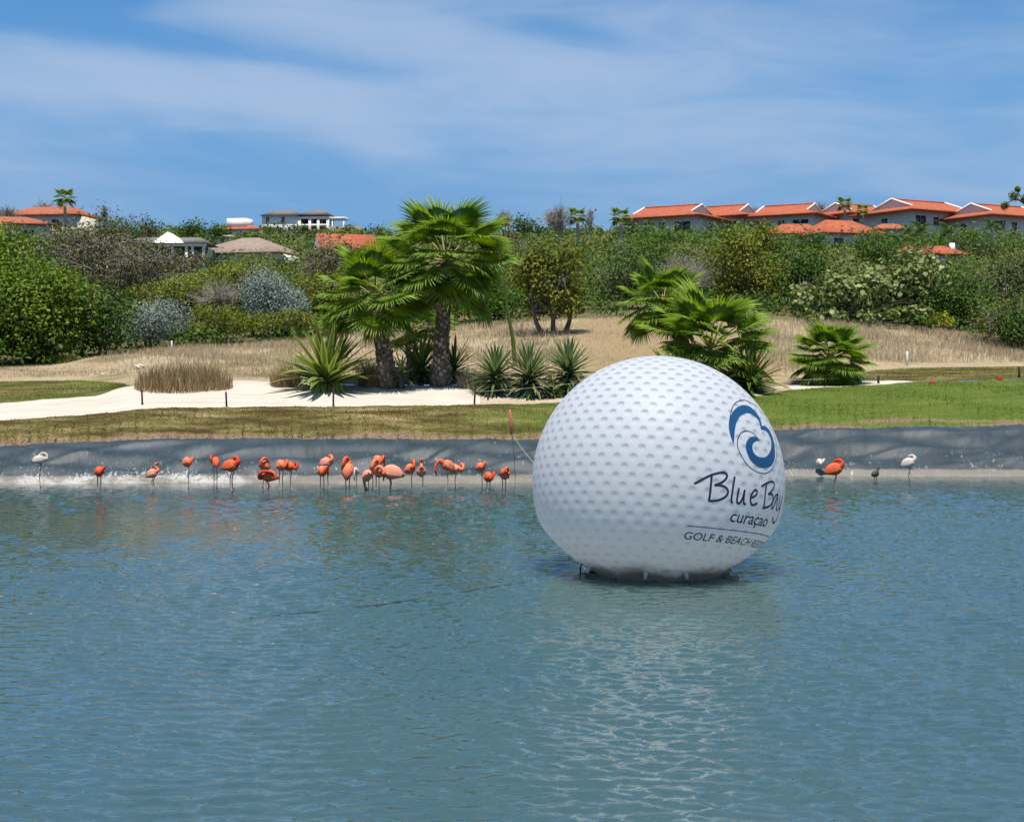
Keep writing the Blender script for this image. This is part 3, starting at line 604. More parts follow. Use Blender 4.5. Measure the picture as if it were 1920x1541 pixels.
# ------------------------------------------------------------------ posts, stakes, markers, rocks
def base(px, py, Y=None):
    """a spot on the ground seen at (px, py)"""
    if Y is None:
        Ys = np.linspace(44, 84, 400); rows = np.array([HOR + (CAMH - ground(px, y)) * FOC / y for y in Ys]); Y = Ys[np.argmin(np.abs(rows - py))]
    return Vector((xpx(px, Y), Y, ground(px, Y)))
def post(name, px, py, hpx, r, mat, label, cat, group=None, lean=0.0, cap=None):
    p = base(px, py); h = hpx / sc(p.y)
    t = MB(); t.tube([(0, 0, -0.15), (lean * h * 0.5, 0, h * 0.5), (lean * h, 0, h - 0.02), (lean * h, 0, h)], [r, r, r, r * 0.75], 8)
    o = t.ob(name, mat); o.location = p; return tag(o, label, cat, group)
PB = []
for px, py, hp, ln, lab in ((267, 759, 28, -0.04, 'thin dark rope post on white sand, left below the reed clump'), (425, 762, 28, -0.05, 'thin dark rope post at the right end of the reed clump'), (625, 762, 35, 0.0, 'thin dark rope post in front of the variegated agave'),
                            (889, 758, 27, 0.08, 'leaning dark rope post left of the yucca trio'), (915, 750, 13, 0.0, 'short dark rope post in front of the leftmost yucca')):
    PB.append((px, post('rope_post', px, py, hp, 0.035, M['postdark'], lab, 'post', 'rope posts along the sand', ln), hp))
post('rope_post', 1647, 719, 15, 0.05, M['postdark'], 'short black post at the sand bunker right of the small palm', 'post', 'rope posts along the sand')
post('rope_post', 1911, 708, 21, 0.05, M['postdark'], 'black post at the right edge of the tee lawn', 'post', 'rope posts along the sand')
post('rope_post', 1601, 721, 26, 0.03, M['postdark'], 'thin dark post inside the small fan palm', 'post', 'rope posts along the sand')
def rope(p, q, sag, label, r=0.008):
    p, q = Vector(p), Vector(q); P = [p.lerp(q, u) - Vector((0, 0, sag * 4 * u * (1 - u))) for u in np.linspace(0, 1, 20)]
    t = MB(); t.tube([tuple(x) for x in P], r, 5); return tag(t.ob('guide_rope', M['rope']), label, 'rope', 'ropes between the posts')
tops = [o.location + Vector((0, 0, h / sc(o.location.y) * 0.85)) for _, o, h in PB]
rope(tops[3], base(1120, 742) + Vector((0, 0, 0.6)), 0.05, 'thin guide rope running right from the leaning post past the yuccas')
rope(base(1380, 735) + Vector((0, 0, 0.45)), base(1647, 719) + Vector((0, 0, 0.3)), 0.04, 'thin guide rope in front of the right-hand palms')
post('boundary_stake', 322, 657, 18, 0.05, M['whitep'], 'white stake on the dry rise in front of the silver shrub', 'stake', 'white boundary stakes')
post('boundary_stake', 1701, 687, 28, 0.055, M['whitep'], 'white stake in dry grass at the right behind the tee', 'stake', 'white boundary stakes')
st = post('hazard_stake', 960, 816, 48, 0.05, M['stakered'], 'faded red stake on the bank left of the golf ball', 'stake', lean=-0.08)
rope(st.location + Vector((0.02, -0.05, 0.05)), (BC.x - BR * 0.985, BC.y + 0.3, BC.z + 0.32), 0.05, 'pale mooring line from the red stake down to the golf ball', 0.008)
for px, py, lab in ((1748, 722, 'red block tee marker on the green lawn, nearer one'), (1874, 713, 'red block tee marker at the far edge of the lawn')):
    p = base(px, py); b = bmesh.new(); bmesh.ops.create_cube(b, size=1); 
    for v in b.verts: v.co = (v.co.x * 0.24, v.co.y * 0.14, (v.co.z + 0.5) * 0.15)
    bmesh.ops.bevel(b, geom=b.edges[:], offset=0.025, segments=2, affect='EDGES')
    me = bpy.data.meshes.new('tee_marker'); b.to_mesh(me); b.free(); me.materials.append(M['red'])
    o = ob('tee_marker', me); o.location = p; tag(o, lab, 'tee marker', 'red tee markers')
for i, (px, py, w, lab) in enumerate(((172, 706, 11, 'small pale rock on the left rough, nearest the edge'), (195, 705, 14, 'flat pale rock right beside the smallest rock'), (262, 691, 19, 'largest pale rock at the left edge of the reed clump'), (284, 688, 11, 'pale rock behind the largest rock'))):
    p = base(px, py); s = w / sc(p.y) / 2; b = bmesh.new(); bmesh.ops.create_icosphere(b, subdivisions=3, radius=1)
    for v in b.verts:
        n = 1 + 0.22 * math.sin(v.co.x * 4 + i) * math.cos(v.co.y * 3 + 2 * i) + 0.12 * math.sin(7 * v.co.z + 5 * v.co.x + i)
        v.co = (v.co.x * s * n, v.co.y * s * 0.8 * n, v.co.z * s * 0.6 * n + s * 0.25)
    me = bpy.data.meshes.new('rock'); b.to_mesh(me); b.free(); me.materials.append(M['rock']); o = ob('rock', me); o.location = p; tag(o, lab, 'rock', 'pale rocks')

# ------------------------------------------------------------------ fan palms
def frond_mesh(seed, dead=False):
    """petiole plus a pleated fan of drooping, split segments"""
    r = np.random.default_rng(seed); mb = MB(); Lp = 1.15; n = 40; Lb = 1.38; arc = R(114)
    c = r.uniform(0.05, 0.2)
    pp = [(Lp * u, 0, -c * u * u) for u in np.linspace(0, 1, 6)]
    mb.tube(pp, np.linspace(0.045, 0.02, 6), 5, m=1, a=r.random())
    hub = np.array(pp[-1]); tilt = R(r.uniform(12, 34)); ct, st_ = math.cos(tilt), math.sin(tilt)
    def place(u, v, z): return (hub[0] + u * ct + z * st_, v, hub[2] - u * st_ + z * ct)
    ang = np.linspace(-arc, arc, n + 1); cone = 0.30
    for k in range(n):
        a0, a1 = ang[k], ang[k + 1]; am = (a0 + a1) / 2; L = Lb * (1 - 0.22 * (abs(am) / arc) ** 2) * r.uniform(0.9, 1.07); rs = 0.53 * L; w = rs * (a1 - a0) / 2
        zc = cone * (1 - math.cos(am)) * 0.25
        def P(rr, aa, dz=0.0):
            fold = -0.22 * abs(math.sin(aa)) * rr * 0.55      # the fan hangs down at its sides
            return place(rr * math.cos(aa), rr * math.sin(aa), fold + zc * rr + dz)
        drop = r.uniform(0.05, 0.22) * (1.6 if dead else 1); tw = r.uniform(-0.03, 0.03)
        ca = r.uniform(0.15, 0.95); V = [P(0.03, am), P(rs, a0, -0.012), P(rs, am, 0.03), P(rs, a1, -0.012)]
        r2 = rs + (L - rs) * 0.55; hw = 0.62 * (a1 - a0) / 2 * rs / r2
        V += [P(r2, am - hw + tw, -0.02 - drop * 0.25), P(r2, am + tw, 0.012 - drop * 0.25), P(r2, am + hw + tw, -0.02 - drop * 0.25), P(L, am + tw * 2, -drop)]
        mb.add(V, [(1, 2, 5, 4), (2, 3, 6, 5)], [(0, 1, 2), (0, 2, 3), (4, 5, 7), (5, 6, 7)], m=0, a=np.clip(ca + np.array([0, 0, .05, 0, .1, .1, .1, .25]), 0, 1))
    return mb.me('frond', [M['deadfrond'] if dead else M['frond'], M['deadfrond'] if dead else M['petiole']])
FR = [frond_mesh(100 + i) for i in range(7)]; DF = [frond_mesh(200 + i, True) for i in range(2)]
def palm_trunk(P, rad, stubs, parent):
    n = 26; Q = smooth_path(P, n); rr = np.interp(np.linspace(0, 1, n), np.linspace(0, 1, len(rad)), rad)
    mb = MB(); mb.tube(Q, rr * 0.92, 14, a=0.1); tk = mb.ob('trunk', M['palmbark'], parent, True)
    mb = MB(); g = 2.39996; L = np.linalg.norm(Q[-1] - Q[0])
    for k in range(stubs):
        u = (k + 0.5) / stubs; c = np.array([np.interp(u, np.linspace(0, 1, n), Q[:, i]) for i in range(3)]); r0 = float(np.interp(u, np.linspace(0, 1, n), rr)); th = k * g + random.uniform(-.2, .2)
        d = np.array([math.cos(th), math.sin(th), 0]); s = np.array([-d[1], d[0], 0]); up = np.array([0, 0, 1.0]); w = random.uniform(0.05, 0.09); h = random.uniform(0.09, 0.18); o_ = random.uniform(0.03, 0.09)
        b0 = c + d * r0 * 0.85
        V = [b0 - s * w, b0 + s * w, b0 + s * w * 0.7 + d * o_ + up * h, b0 - s * w * 0.7 + d * o_ + up * h, b0 - s * w + d * 0.03 - up * 0.05, b0 + s * w + d * 0.03 - up * 0.05, b0 + s * w * .6 + d * (o_ + .03) + up * (h - .03), b0 - s * w * .6 + d * (o_ + .03) + up * (h - .03)]
        mb.add(V, [(0, 1, 2, 3), (4, 7, 6, 5), (0, 4, 5, 1), (3, 2, 6, 7), (0, 3, 7, 4), (1, 5, 6, 2)], a=random.random() ** 1.4)
    tag(mb.ob('leaf_bases', M['palmbark'], parent), kind='stuff')
def fan_palm(label, bpx, bpy_, Y, cpx, cpy, rad_px, n, trunk_r, seed, lo=-60, hi=85, stubs=170, trunk=True, lean=0.0, dead=0, group='fan palms'):
    r = random.Random(seed); p = Vector((xpx(bpx, Y), Y, ground(bpx, Y))); s = sc(Y)
    root = empty('fan_palm', p, label, 'palm tree', group)
    c = Vector((xpx(cpx, Y), Y + lean, zrow(cpy, Y))) - p
    if trunk:
        palm_trunk([(0, 0, -0.1), tuple(c * 0.33 + Vector((-c.x * 0.1, 0, 0))), tuple(c * 0.66), tuple(c)], trunk_r, stubs, root)
    S = rad_px / s / 2.3
    for k in range(n):
        u = (k + 0.5) / n; el = 0.5 * R(lo + (hi - lo) * u) + 0.5 * math.asin(math.sin(R(lo)) + (math.sin(R(hi)) - math.sin(R(lo))) * u); az = k * 2.39996 + r.uniform(-.25, .25)
        f = bpy.data.objects.new('frond', FR[r.randrange(len(FR))]); link(f, root)
        f.location = c + Vector((math.cos(az) * 0.1, math.sin(az) * 0.1, 0.35 * S * (u - 0.5)))
        f.rotation_euler = (Matrix.Rotation(az, 3, 'Z') @ Matrix.Rotation(-el, 3, 'Y') @ Matrix.Rotation(r.uniform(-.35, .35), 3, 'X')).to_euler()
        k_ = S * r.uniform(0.88, 1.12); f.scale = (k_, k_ * r.uniform(0.9, 1.1), k_)
    for k in range(dead):
        az = r.uniform(0, 6.28); f = bpy.data.objects.new('dead_frond', DF[k % 2]); link(f, root); f.location = c + Vector((0, 0, -0.25))
        f.rotation_euler = (Matrix.Rotation(az, 3, 'Z') @ Matrix.Rotation(R(r.uniform(62, 80)), 3, 'Y')).to_euler(); f.scale = (S * .7,) * 3
    return root
fan_palm('tallest fan palm with thick shaggy trunk beside the white sand', 826, 721, 57.6, 836, 488, 124, 28, [0.50, 0.31, 0.27, 0.25, 0.23], 11, -42, 85, 260, dead=4)
fan_palm('shorter fan palm with leaning brown trunk left of the tallest palm', 727, 721, 57.2, 704, 560, 106, 24, [0.50, 0.33, 0.28, 0.26], 12, -32, 82, 170, dead=1)
fan_palm('low dark fan palm between the two trunked palms', 775, 690, 61.5, 770, 618, 78, 14, [0.3, 0.25], 13, -25, 75, 50)
fan_palm('fan palm crown leaning left above the golf ball', 1300, 722, 62.0, 1243, 572, 84, 26, [0.34, 0.28, 0.26], 14, -40, 85, 120)
fan_palm('large fan palm bushing out behind the golf ball', 1335, 728, 59.5, 1332, 655, 120, 28, [0.42, 0.40, 0.36], 15, -38, 85, 60, dead=1)
fan_palm('small fan palm standing alone by the right sand bunker', 1562, 720, 61.5, 1557, 672, 76, 34, [0.26, 0.24], 16, -40, 85, 40, dead=3)

# ------------------------------------------------------------------ sword-leaved rosettes
def sword_mesh(L, w, curve, mat, seed, tipdroop=0.0):
    r = np.random.default_rng(seed); n = 6; V = []; A = []
    for i in range(n + 1):
        u = i / n; x = L * u * math.cos(curve * u); z = -L * u * math.sin(curve * u) * 0.8 - tipdroop * u ** 3; ww = w * (0.55 + 0.9 * u) * (1 - u ** 2.2) + 0.002
        V += [(x, -ww, z + ww * 0.35), (x, 0, z), (x, ww, z + ww * 0.35)]; A += [0.95, 0.12, 0.95]
    Q = [(3 * i + k, 3 * (i + 1) + k, 3 * (i + 1) + k + 1, 3 * i + k + 1) for i in range(n) for k in range(2)]
    A = np.clip(np.array(A) * r.uniform(0.65, 1.0) + r.uniform(-.05, .15), 0, 1)
    return mesh('leaf', V, [np.array(Q)], mat, attrs={'rnd': A}, smooth=True)
SW = {k: [sword_mesh(1.0, w, c, M[k], 300 + i, t) for i, (c, t) in enumerate(((0.05, 0.0), (0.18, 0.05), (0.32, 0.1), (0.10, 0.22), (0.5, 0.15)))] for k, w in (('agave', 0.055), ('yucca', 0.06), ('cordy', 0.055))}
def rosette(name, label, px, py, Y, rad_px, n, kind, seed, lo=-25, hi=88, zc=0.25, cat='plant', lower=0, group=None, wid=1.0):
    r = random.Random(seed); p = Vector((xpx(px, Y), Y, ground(px, Y))); root = empty(name, p, label, cat, group); S = rad_px / sc(Y)
    st = MB(); st.tube([(0, 0, -0.1), (0, 0, S * zc * 0.6), (0, 0, S * zc)], [0.16, 0.12, 0.06], 8); st.ob('stem', M['bark'], root)
    for k in range(n):
        u = (k + 0.5) / n; el = math.asin(math.sin(R(lo)) + (math.sin(R(hi)) - math.sin(R(lo))) * u); az = k * 2.39996 + r.uniform(-.2, .2)
        f = bpy.data.objects.new('leaf', SW[kind][(0 if u > 0.6 else r.randrange(4))]); link(f, root); f.location = (0, 0, S * zc * (0.4 + 0.6 * u))
        f.rotation_euler = (Matrix.Rotation(az, 3, 'Z') @ Matrix.Rotation(-el, 3, 'Y') @ Matrix.Rotation(r.uniform(-.3, .3), 3, 'X')).to_euler()
        k_ = S * r.uniform(0.82, 1.1); f.scale = (k_, k_ * wid, k_)
    for k in range(lower):
        az = r.uniform(0, 6.28); f = bpy.data.objects.new('leaf', SW[kind][4]); link(f, root); f.location = (0, 0, S * zc * 0.7)
        f.rotation_euler = (Matrix.Rotation(az, 3, 'Z') @ Matrix.Rotation(R(r.uniform(-15, 20)), 3, 'Y')).to_euler(); k_ = S * r.uniform(.45, .62); f.scale = (k_, k_ * 1.5, k_)
    return root
rosette('agave', 'large yellow-edged agave with upright sword leaves on the sand edge', 612, 724, 56.6, 115, 90, 'agave', 1, 12, 88, 0.18, lower=26, wid=1.15)
rosette('yucca', 'leftmost spiky yucca of the trio left of the golf ball', 929, 735, 55.9, 58, 150, 'yucca', 2, -28, 88, 0.75, group='yuccas left of the golf ball', lower=14)
rosette('yucca', 'middle spiky yucca of the trio left of the golf ball', 993, 738, 55.8, 62, 160, 'yucca', 3, -28, 88, 0.75, group='yuccas left of the golf ball', lower=14)
rosette('yucca', 'rightmost tallest yucca of the trio left of the golf ball', 1066, 735, 56.4, 63, 160, 'yucca', 4, -28, 88, 0.85, group='yuccas left of the golf ball', lower=10)
rosette('yucca', 'small dark yucca low between the middle and rightmost yuccas', 1034, 738, 55.6, 30, 50, 'cordy', 5, -20, 85, 0.5)
rosette('sword_plant', 'dark sword-leaved plant between the two palm trunks', 788, 722, 58.3, 78, 60, 'cordy', 6, 0, 88, 0.35, lower=10)
rosette('sword_plant', 'sword-leaved plant just right of the tallest palm trunk', 852, 718, 58.6, 62, 46, 'cordy', 7, -5, 88, 0.45, lower=8)
rosette('sword_plant', 'small grey-leaved plant at the foot of the shorter palm', 752, 724, 56.8, 40, 34, 'yucca', 8, -30, 80, 0.9)
rosette('sword_plant', 'spreading sword-leaved plant right of the large palm behind the ball', 1404, 722, 58.6, 84, 74, 'cordy', 9, -18, 85, 0.25, lower=16)
rosette('sword_plant', 'sword-leaved plant half hidden by the top of the golf ball', 1265, 722, 58.6, 76, 46, 'cordy', 10, 0, 85, 0.25)
# bent flower stalk of an agave behind the yuccas
Yk = 63.0; P = [(966, 668), (962, 640), (955, 600), (949, 560), (945, 500), (950, 452)]
p0 = Vector((xpx(966, Yk), Yk, ground(966, Yk))); pts = [Vector((xpx(a, Yk), Yk, zrow(b_, Yk))) - p0 for a, b_ in P]; pts[0] = Vector((0, 0, -0.1))
rt = empty('flower_stalk', p0, 'tall bent green flower stalk with yellow tip right of the tallest palm', 'plant')
t = MB(); t.tube(smooth_path([tuple(x) for x in pts], 24), np.linspace(0.10, 0.03, 24), 8, a=0.6); t.ob('stalk', M['cordy'], rt, True)

# ------------------------------------------------------------------ grasses
def blades(P, H, W, lean, colr, name, mat, parent=None, seg=1):
    """one tapered, bent blade per point"""
    P = np.asarray(P); n = len(P); th = rng.uniform(0, 2 * math.pi, n); d = np.stack([np.cos(th), np.sin(th), np.zeros(n)], 1)
    lt = rng.uniform(0, 2 * math.pi, n); l = np.stack([np.cos(lt), np.sin(lt), np.zeros(n)], 1) * (lean * H)[:, None]; up = np.stack([0 * H, 0 * H, H], 1)
    w = d * W[:, None] / 2
    V = np.stack([P - w, P + w, P + w * 0.75 + up * 0.55 + l * 0.3, P - w * 0.75 + up * 0.55 + l * 0.3, P + up + l], 1).reshape(-1, 3)
    b0 = np.arange(n) * 5; Q = np.stack([b0, b0 + 1, b0 + 2, b0 + 3], 1); T = np.stack([b0 + 3, b0 + 2, b0 + 4], 1)
    me = mesh(name, V, [Q, T], mat, attrs={'rnd': np.repeat(np.clip(colr, 0, 1), 5)}); return ob(name, me, parent)
def scatter(a, b, x0, x1, n, t0=0.0, t1=1.0, bulge=0.0, disp=None, dens=None):
    out = []
    while len(out) < n:
        px = rng.uniform(x0, x1); t = rng.uniform(t0, t1)
        if abs(b.yz(px)[0] - a.yz(px)[0]) < 0.3: continue
        if dens and rng.random() > dens(px, t): continue
        p = list(pt(a, b, px, t, bulge))
        if disp: p[2] += disp(p[0], p[1], t)
        p[2] -= 0.02; out.append(p)
    return np.array(out)
def patchy(px, t): return 0.25 + 0.75 * (0.5 + 0.5 * math.sin(px * 0.02 + 3 * t) * math.sin(px * 0.007 + 9 * t))
def far(px, t): return 0.15 + 0.85 * (0.35 + 0.65 * t) * (0.6 + 0.4 * math.sin(px * 0.03 + 5 * t))
P = scatter(fairtop, crest, 190, 1070, 27000, 0.05, 1.0, 0.1, md, lambda px, t: far(px, t) * min(1, max(0.02, (px - 190) / 260 + 0.5 * (t - 0.5))))
n = len(P); tag(blades(P, rng.uniform(0.10, 0.42, n), rng.uniform(0.012, 0.03, n), rng.uniform(0.1, 0.7, n), rng.beta(2, 1.6, n), 'tall_dry_grass', M['straw']), 'tall straw-coloured grass over the left and middle meadow', 'dry grass', kind='stuff')
P = scatter(fairtop, crest, 1400, 2250, 33000, 0.1, 1.0, 0.1, md, far)
n = len(P); tag(blades(P, rng.uniform(0.15, 0.5, n), rng.uniform(0.012, 0.03, n), rng.uniform(0.1, 0.7, n), rng.beta(2, 1.4, n), 'tall_dry_grass', M['straw']), 'tall straw-coloured grass over the right meadow behind the tee', 'dry grass', kind='stuff')
P = scatter(fairtop, crest, 1060, 1430, 5500, 0.05, 1.0, 0.1, md)
n = len(P); tag(blades(P, rng.uniform(0.05, 0.2, n), rng.uniform(0.01, 0.025, n), rng.uniform(0.1, 0.9, n), rng.beta(2, 2, n), 'sparse_grass', M['straw']), 'sparse dry tufts on the bare earth mound', 'dry grass', kind='stuff')
P = scatter(fairtop, crest, -60, 240, 5000, 0.1, 1.0, 0.1, md, patchy)
n = len(P); tag(blades(P, rng.uniform(0.04, 0.16, n), rng.uniform(0.01, 0.025, n), rng.uniform(0.1, 0.9, n), rng.beta(1.6, 1.6, n), 'short_dry_grass', M['straw']), 'short dry turf on the rise at the far left', 'dry grass', kind='stuff')
ld = lambda x, y, t: 0.05 * math.sin(x * 0.9 + y) * math.sin(math.pi * t)
P = scatter(linertop, lawntop, -40, 1960, 60000, 0.0, 1.0, 0.12, ld, patchy)
n = len(P); gx = np.clip((P[:, 0] + 3 + rng.normal(0, 2.5, n)) / 6, 0, 1)
pn = np.sin(P[:, 0] * 0.8 + 2.1 * P[:, 1]) + np.sin(P[:, 0] * 0.37 - 3.3 * P[:, 1] + 1) + np.sin(P[:, 0] * 1.9 + 5.1 * P[:, 1] + 2) * 0.7
gx = np.clip(gx - 0.12 * np.clip(pn, -2, 0) * 0 + 0.10 * pn * (1 - gx), 0, 1)
tag(blades(P, rng.uniform(0.03, 0.075, n), rng.uniform(0.012, 0.03, n), rng.uniform(0.2, 1.0, n), np.clip(0.10 + 0.10 * pn, 0, 0.4) * (1 - gx) + 0.25 * rng.random(n) * (1 - gx) + gx * (0.55 + 0.35 * rng.random(n)), 'turf_grass', M['turf']), 'short turf blades on the pond bank, brown left and green right', 'grass', kind='stuff')
P = scatter(sandtop, fairtop, -40, 235, 6000, 0, 1, 0, None, patchy); P2 = scatter(sandtop, fairtop, 1560, 1960, 12000, 0, 1, 0, None, patchy)
P = np.concatenate([P, P2]); n = len(P)
tag(blades(P, rng.uniform(0.03, 0.08, n), rng.uniform(0.012, 0.03, n), rng.uniform(0.2, 1.0, n), np.where(P[:, 0] < 0, 0.6, 0.42) + rng.uniform(-.25, .25, n), 'turf_grass', M['turf']), 'short turf blades of the fairway behind the sand', 'grass', kind='stuff')
def tuft(name, label, x0, x1, py, Y, hpx, n, mat, dep=0.9, lean=(0.1, 0.6), cat='grass clump'):
    pxc = (x0 + x1) / 2; p = Vector((xpx(pxc, Y), Y, ground(pxc, Y))); w = (x1 - x0) / sc(Y) / 2; h = hpx / sc(Y)
    q = rng.uniform(-1, 1, (n, 2)); q = q[(q ** 2).sum(1) < 1]; n = len(q); e = 1 - 0.4 * (q ** 2).sum(1)
    X = q[:, 0] * w + p.x; Yy = q[:, 1] * dep + p.y; Z = np.array([ground(960 + FOC * a / b, b) for a, b in zip(X, Yy)])
    Pp = np.stack([X - p.x, Yy - p.y, Z - p.z - 0.03], 1)
    o = blades(Pp, h * e * rng.uniform(0.35, 1.25, n), rng.uniform(0.012, 0.035, n), rng.uniform(*lean, n), rng.beta(2, 2, n), name, mat); o.location = p
    return tag(o, label, cat)
tuft('reed_clump', 'wide tawny reed clump growing in the white sand', 252, 436, 736, 56.6, 52, 3400, M['reed'], 1.1, (0.1, 0.45))
tuft('grass_tuft', 'small brown dry grass tuft left of the agave', 506, 566, 724, 57.2, 48, 900, M['reed'], 0.6, (0.2, 0.8))
tuft('grass_tuft', 'dry brown tuft between the agave and the shorter palm', 672, 722, 722, 57.5, 60, 800, M['reed'], 0.5, (0.2, 0.8))
tuft('grass_tuft', 'dry grass tuft left of the leftmost yucca', 858, 908, 726, 57.2, 36, 800, M['straw'], 0.5, (0.2, 0.9))
tuft('grass_tuft', 'green grass tuft at the foot of the left trees', 105, 150, 683, 69.5, 18, 500, M['turf'], 0.6, (0.2, 0.8))

# ------------------------------------------------------------------ flamingos
def plum(name, a, b):
    m, nt, p, out = newmat(name); n = noise_n(nt, 18, 5, 0.7, None, (1, 1, 2))
    nt.links.new(ramp(nt, n, [(0.35, a), (0.65, b)]), p.inputs['Base Color']); p.inputs['Roughness'].default_value = 0.75; p.inputs['Specular IOR Level'].default_value = 0.2
    bump(nt, n, 0.7, 0.03, p); return m
PL = {'deep': plum('deep_coral_plumage', (0.62, 0.085, 0.03), (0.74, 0.16, 0.06)), 'coral': plum('coral_plumage', (0.70, 0.15, 0.07), (0.80, 0.27, 0.15)), 'pink': plum('pink_plumage', (0.76, 0.23, 0.14), (0.83, 0.36, 0.26)), 'red': plum('red_plumage', (0.48, 0.04, 0.015), (0.60, 0.08, 0.03)), 'white': plum('pale_plumage', (0.52, 0.43, 0.37), (0.66, 0.58, 0.52))}
M['leg'] = flatmat('flamingo_leg', (0.42, 0.24, 0.22), 0.6); M['leggrey'] = flatmat('flamingo_grey_leg', (0.12, 0.12, 0.12), 0.6); M['bill'] = flatmat('flamingo_bill', (0.02, 0.02, 0.02), 0.4); M['quill'] = flatmat('dark_quills', (0.05, 0.03, 0.03), 0.6)
NECK = {  # neck paths from the chest, bird faces +X, metres; z from the body centre
 'tuck':  [(0.16, 0, 0.00), (0.26, 0.02, -0.05), (0.29, 0.07, 0.05), (0.22, 0.13, 0.14), (0.08, 0.17, 0.16), (-0.05, 0.16, 0.12)],
 'preen': [(0.16, 0, 0.02), (0.27, 0.00, 0.02), (0.29, 0.03, 0.15), (0.20, 0.07, 0.25), (0.06, 0.10, 0.24), (-0.02, 0.13, 0.14)],
 'loop':  [(0.17, 0, 0.0), (0.29, 0.03, -0.09), (0.34, 0.08, 0.02), (0.26, 0.14, 0.12), (0.14, 0.18, 0.05), (0.12, 0.19, -0.06)],
 'up':    [(0.16, 0, 0.04), (0.25, 0, 0.07), (0.22, 0, 0.17), (0.18, 0, 0.26), (0.22, 0, 0.33), (0.28, 0, 0.32)],
 'down':  [(0.16, 0, 0.02), (0.28, 0, 0.04), (0.34, 0, -0.06), (0.33, 0, -0.18), (0.30, 0, -0.28), (0.26, 0, -0.34)],
 'back':  [(0.15, 0, 0.04), (0.24, 0, 0.12), (0.19, 0.03, 0.22), (0.08, 0.07, 0.23), (0.02, 0.12, 0.15), (0.05, 0.17, 0.06)]}
def flamingo(label, px, foot, body_py, yaw, pose, colr, size=1.0, legs=2, pitch=0.0, grey=False):
    Y = FOC * CAMH / (foot - HOR) if foot > 893 else 49.0
    z0 = 0.0 if foot > 893 else max(0.0, ground(px, Y)); p = Vector((xpx(px, Y), Y, z0))
    root = empty('flamingo', p, label, 'flamingo', 'flamingos wading along the far bank', R(yaw))
    bz = max(0.36, zrow(body_py, Y) - z0); S = 0.94 * size; mb = MB()
    # body: tail to chest
    xs = np.array([-0.34, -0.27, -0.17, -0.05, 0.06, 0.15, 0.20]); rz = np.array([0.02, 0.075, 0.15, 0.185, 0.175, 0.12, 0.06]); cp, sp = math.cos(pitch), math.sin(pitch)
    zz = np.array([-0.06, -0.03, 0.01, 0.02, 0.01, 0.01, 0.02])
    B = np.stack([xs * cp - zz * sp, 0 * xs, xs * sp + zz * cp], 1) * S + (0, 0, bz)
    V, Q, T = tube(B, rz * S, 12, True, np.full(7, 0.86)); mb.add(V, Q, T, 0)
    N_ = np.array(NECK[pose]); k = N_[:, 0] * cp - N_[:, 2] * sp, N_[:, 1], N_[:, 0] * sp + N_[:, 2] * cp
    N_ = np.stack(k, 1) * S + (0, 0, bz); Pn = smooth_path(N_, 26); rn = np.interp(np.linspace(0, 1, 26), [0, 0.12, 0.3, 0.85, 0.93, 1.0], [0.10, 0.075, 0.052, 0.045, 0.055, 0.04]) * S
    V, Q, T = tube(Pn, rn, 8); mb.add(V, Q, T, 3)
    d = Pn[-1] - Pn[-3]; d /= np.linalg.norm(d); e = Pn[-1]; dn = np.array([0, 0, -1.0])
    V, Q, T = tube([e - d * 0.01, e + d * 0.045 * S, e + (d * 0.08 + dn * 0.02) * S, e + (d * 0.095 + dn * 0.06) * S], np.array([0.030, 0.024, 0.02, 0.006]) * S, 6); mb.add(V, Q, T, 1)
    for s in ((-1, 1) if legs == 2 else (1,)):
        hx = 0.0; sy = 0.055 * s * S
        lp = [(hx, sy, bz - 0.08 * S), (hx + 0.03, sy, bz * 0.72), (hx - 0.02, sy, bz * 0.42), (hx + 0.005, sy, 0.04), (hx + 0.005, sy, -0.12)]
        V, Q, T = tube(lp, np.array([0.04, 0.018, 0.017, 0.013, 0.013]) * S, 6); mb.add(V, Q, T, 2)
        V, Q, T = tube([(hx, sy, 0.03), (hx + 0.10, sy, 0.005 if z0 else -0.02)], [0.012, 0.018], 5); mb.add(V, Q, T, 2)
    mb.ob('body', [PL[colr], M['bill'], M['leggrey' if grey else 'leg'], PL[{'pink': 'coral', 'coral': 'deep', 'deep': 'red', 'white': 'white'}[colr]]], root, True)
    for s in (-1, 1):                   # folded wings, dark quill tips towards the tail
        W = MB(); n = 7
        for i, x in enumerate(np.linspace(0.12, -0.33, n)):
            pass
        xs2 = np.linspace(0.13, -0.36, 9); up = np.interp(xs2, [-0.36, -0.2, 0, 0.13], [-0.045, 0.085, 0.14, 0.095]); lo_ = np.interp(xs2, [-0.36, -0.2, 0, 0.13], [-0.06, -0.06, -0.06, -0.03]); yo = np.interp(xs2, [-0.36, -0.2, 0, 0.13], [0.02, 0.125, 0.168, 0.12])
        V = []
        for x, u, l, y in zip(xs2, up, lo_, yo):
            for q_ in (0, 0.5, 1):
                z = l + (u - l) * q_; yy = s * (y * (1.0 if q_ < 0.9 else 0.72) + 0.006); V.append(((x * cp - z * sp) * S, yy * S, (x * sp + z * cp) * S + bz + 0.015 * S))
        Q = [(3 * i + a, 3 * (i + 1) + a, 3 * (i + 1) + a + 1, 3 * i + a + 1) for i in range(8) for a in range(2)]
        W.add(V, Q[:14], m=0); W.Q.append(np.array(Q[14:])); W.mq += [1] * 2
        W.ob('wing', [PL[colr], M['quill']], root, True)
    return root
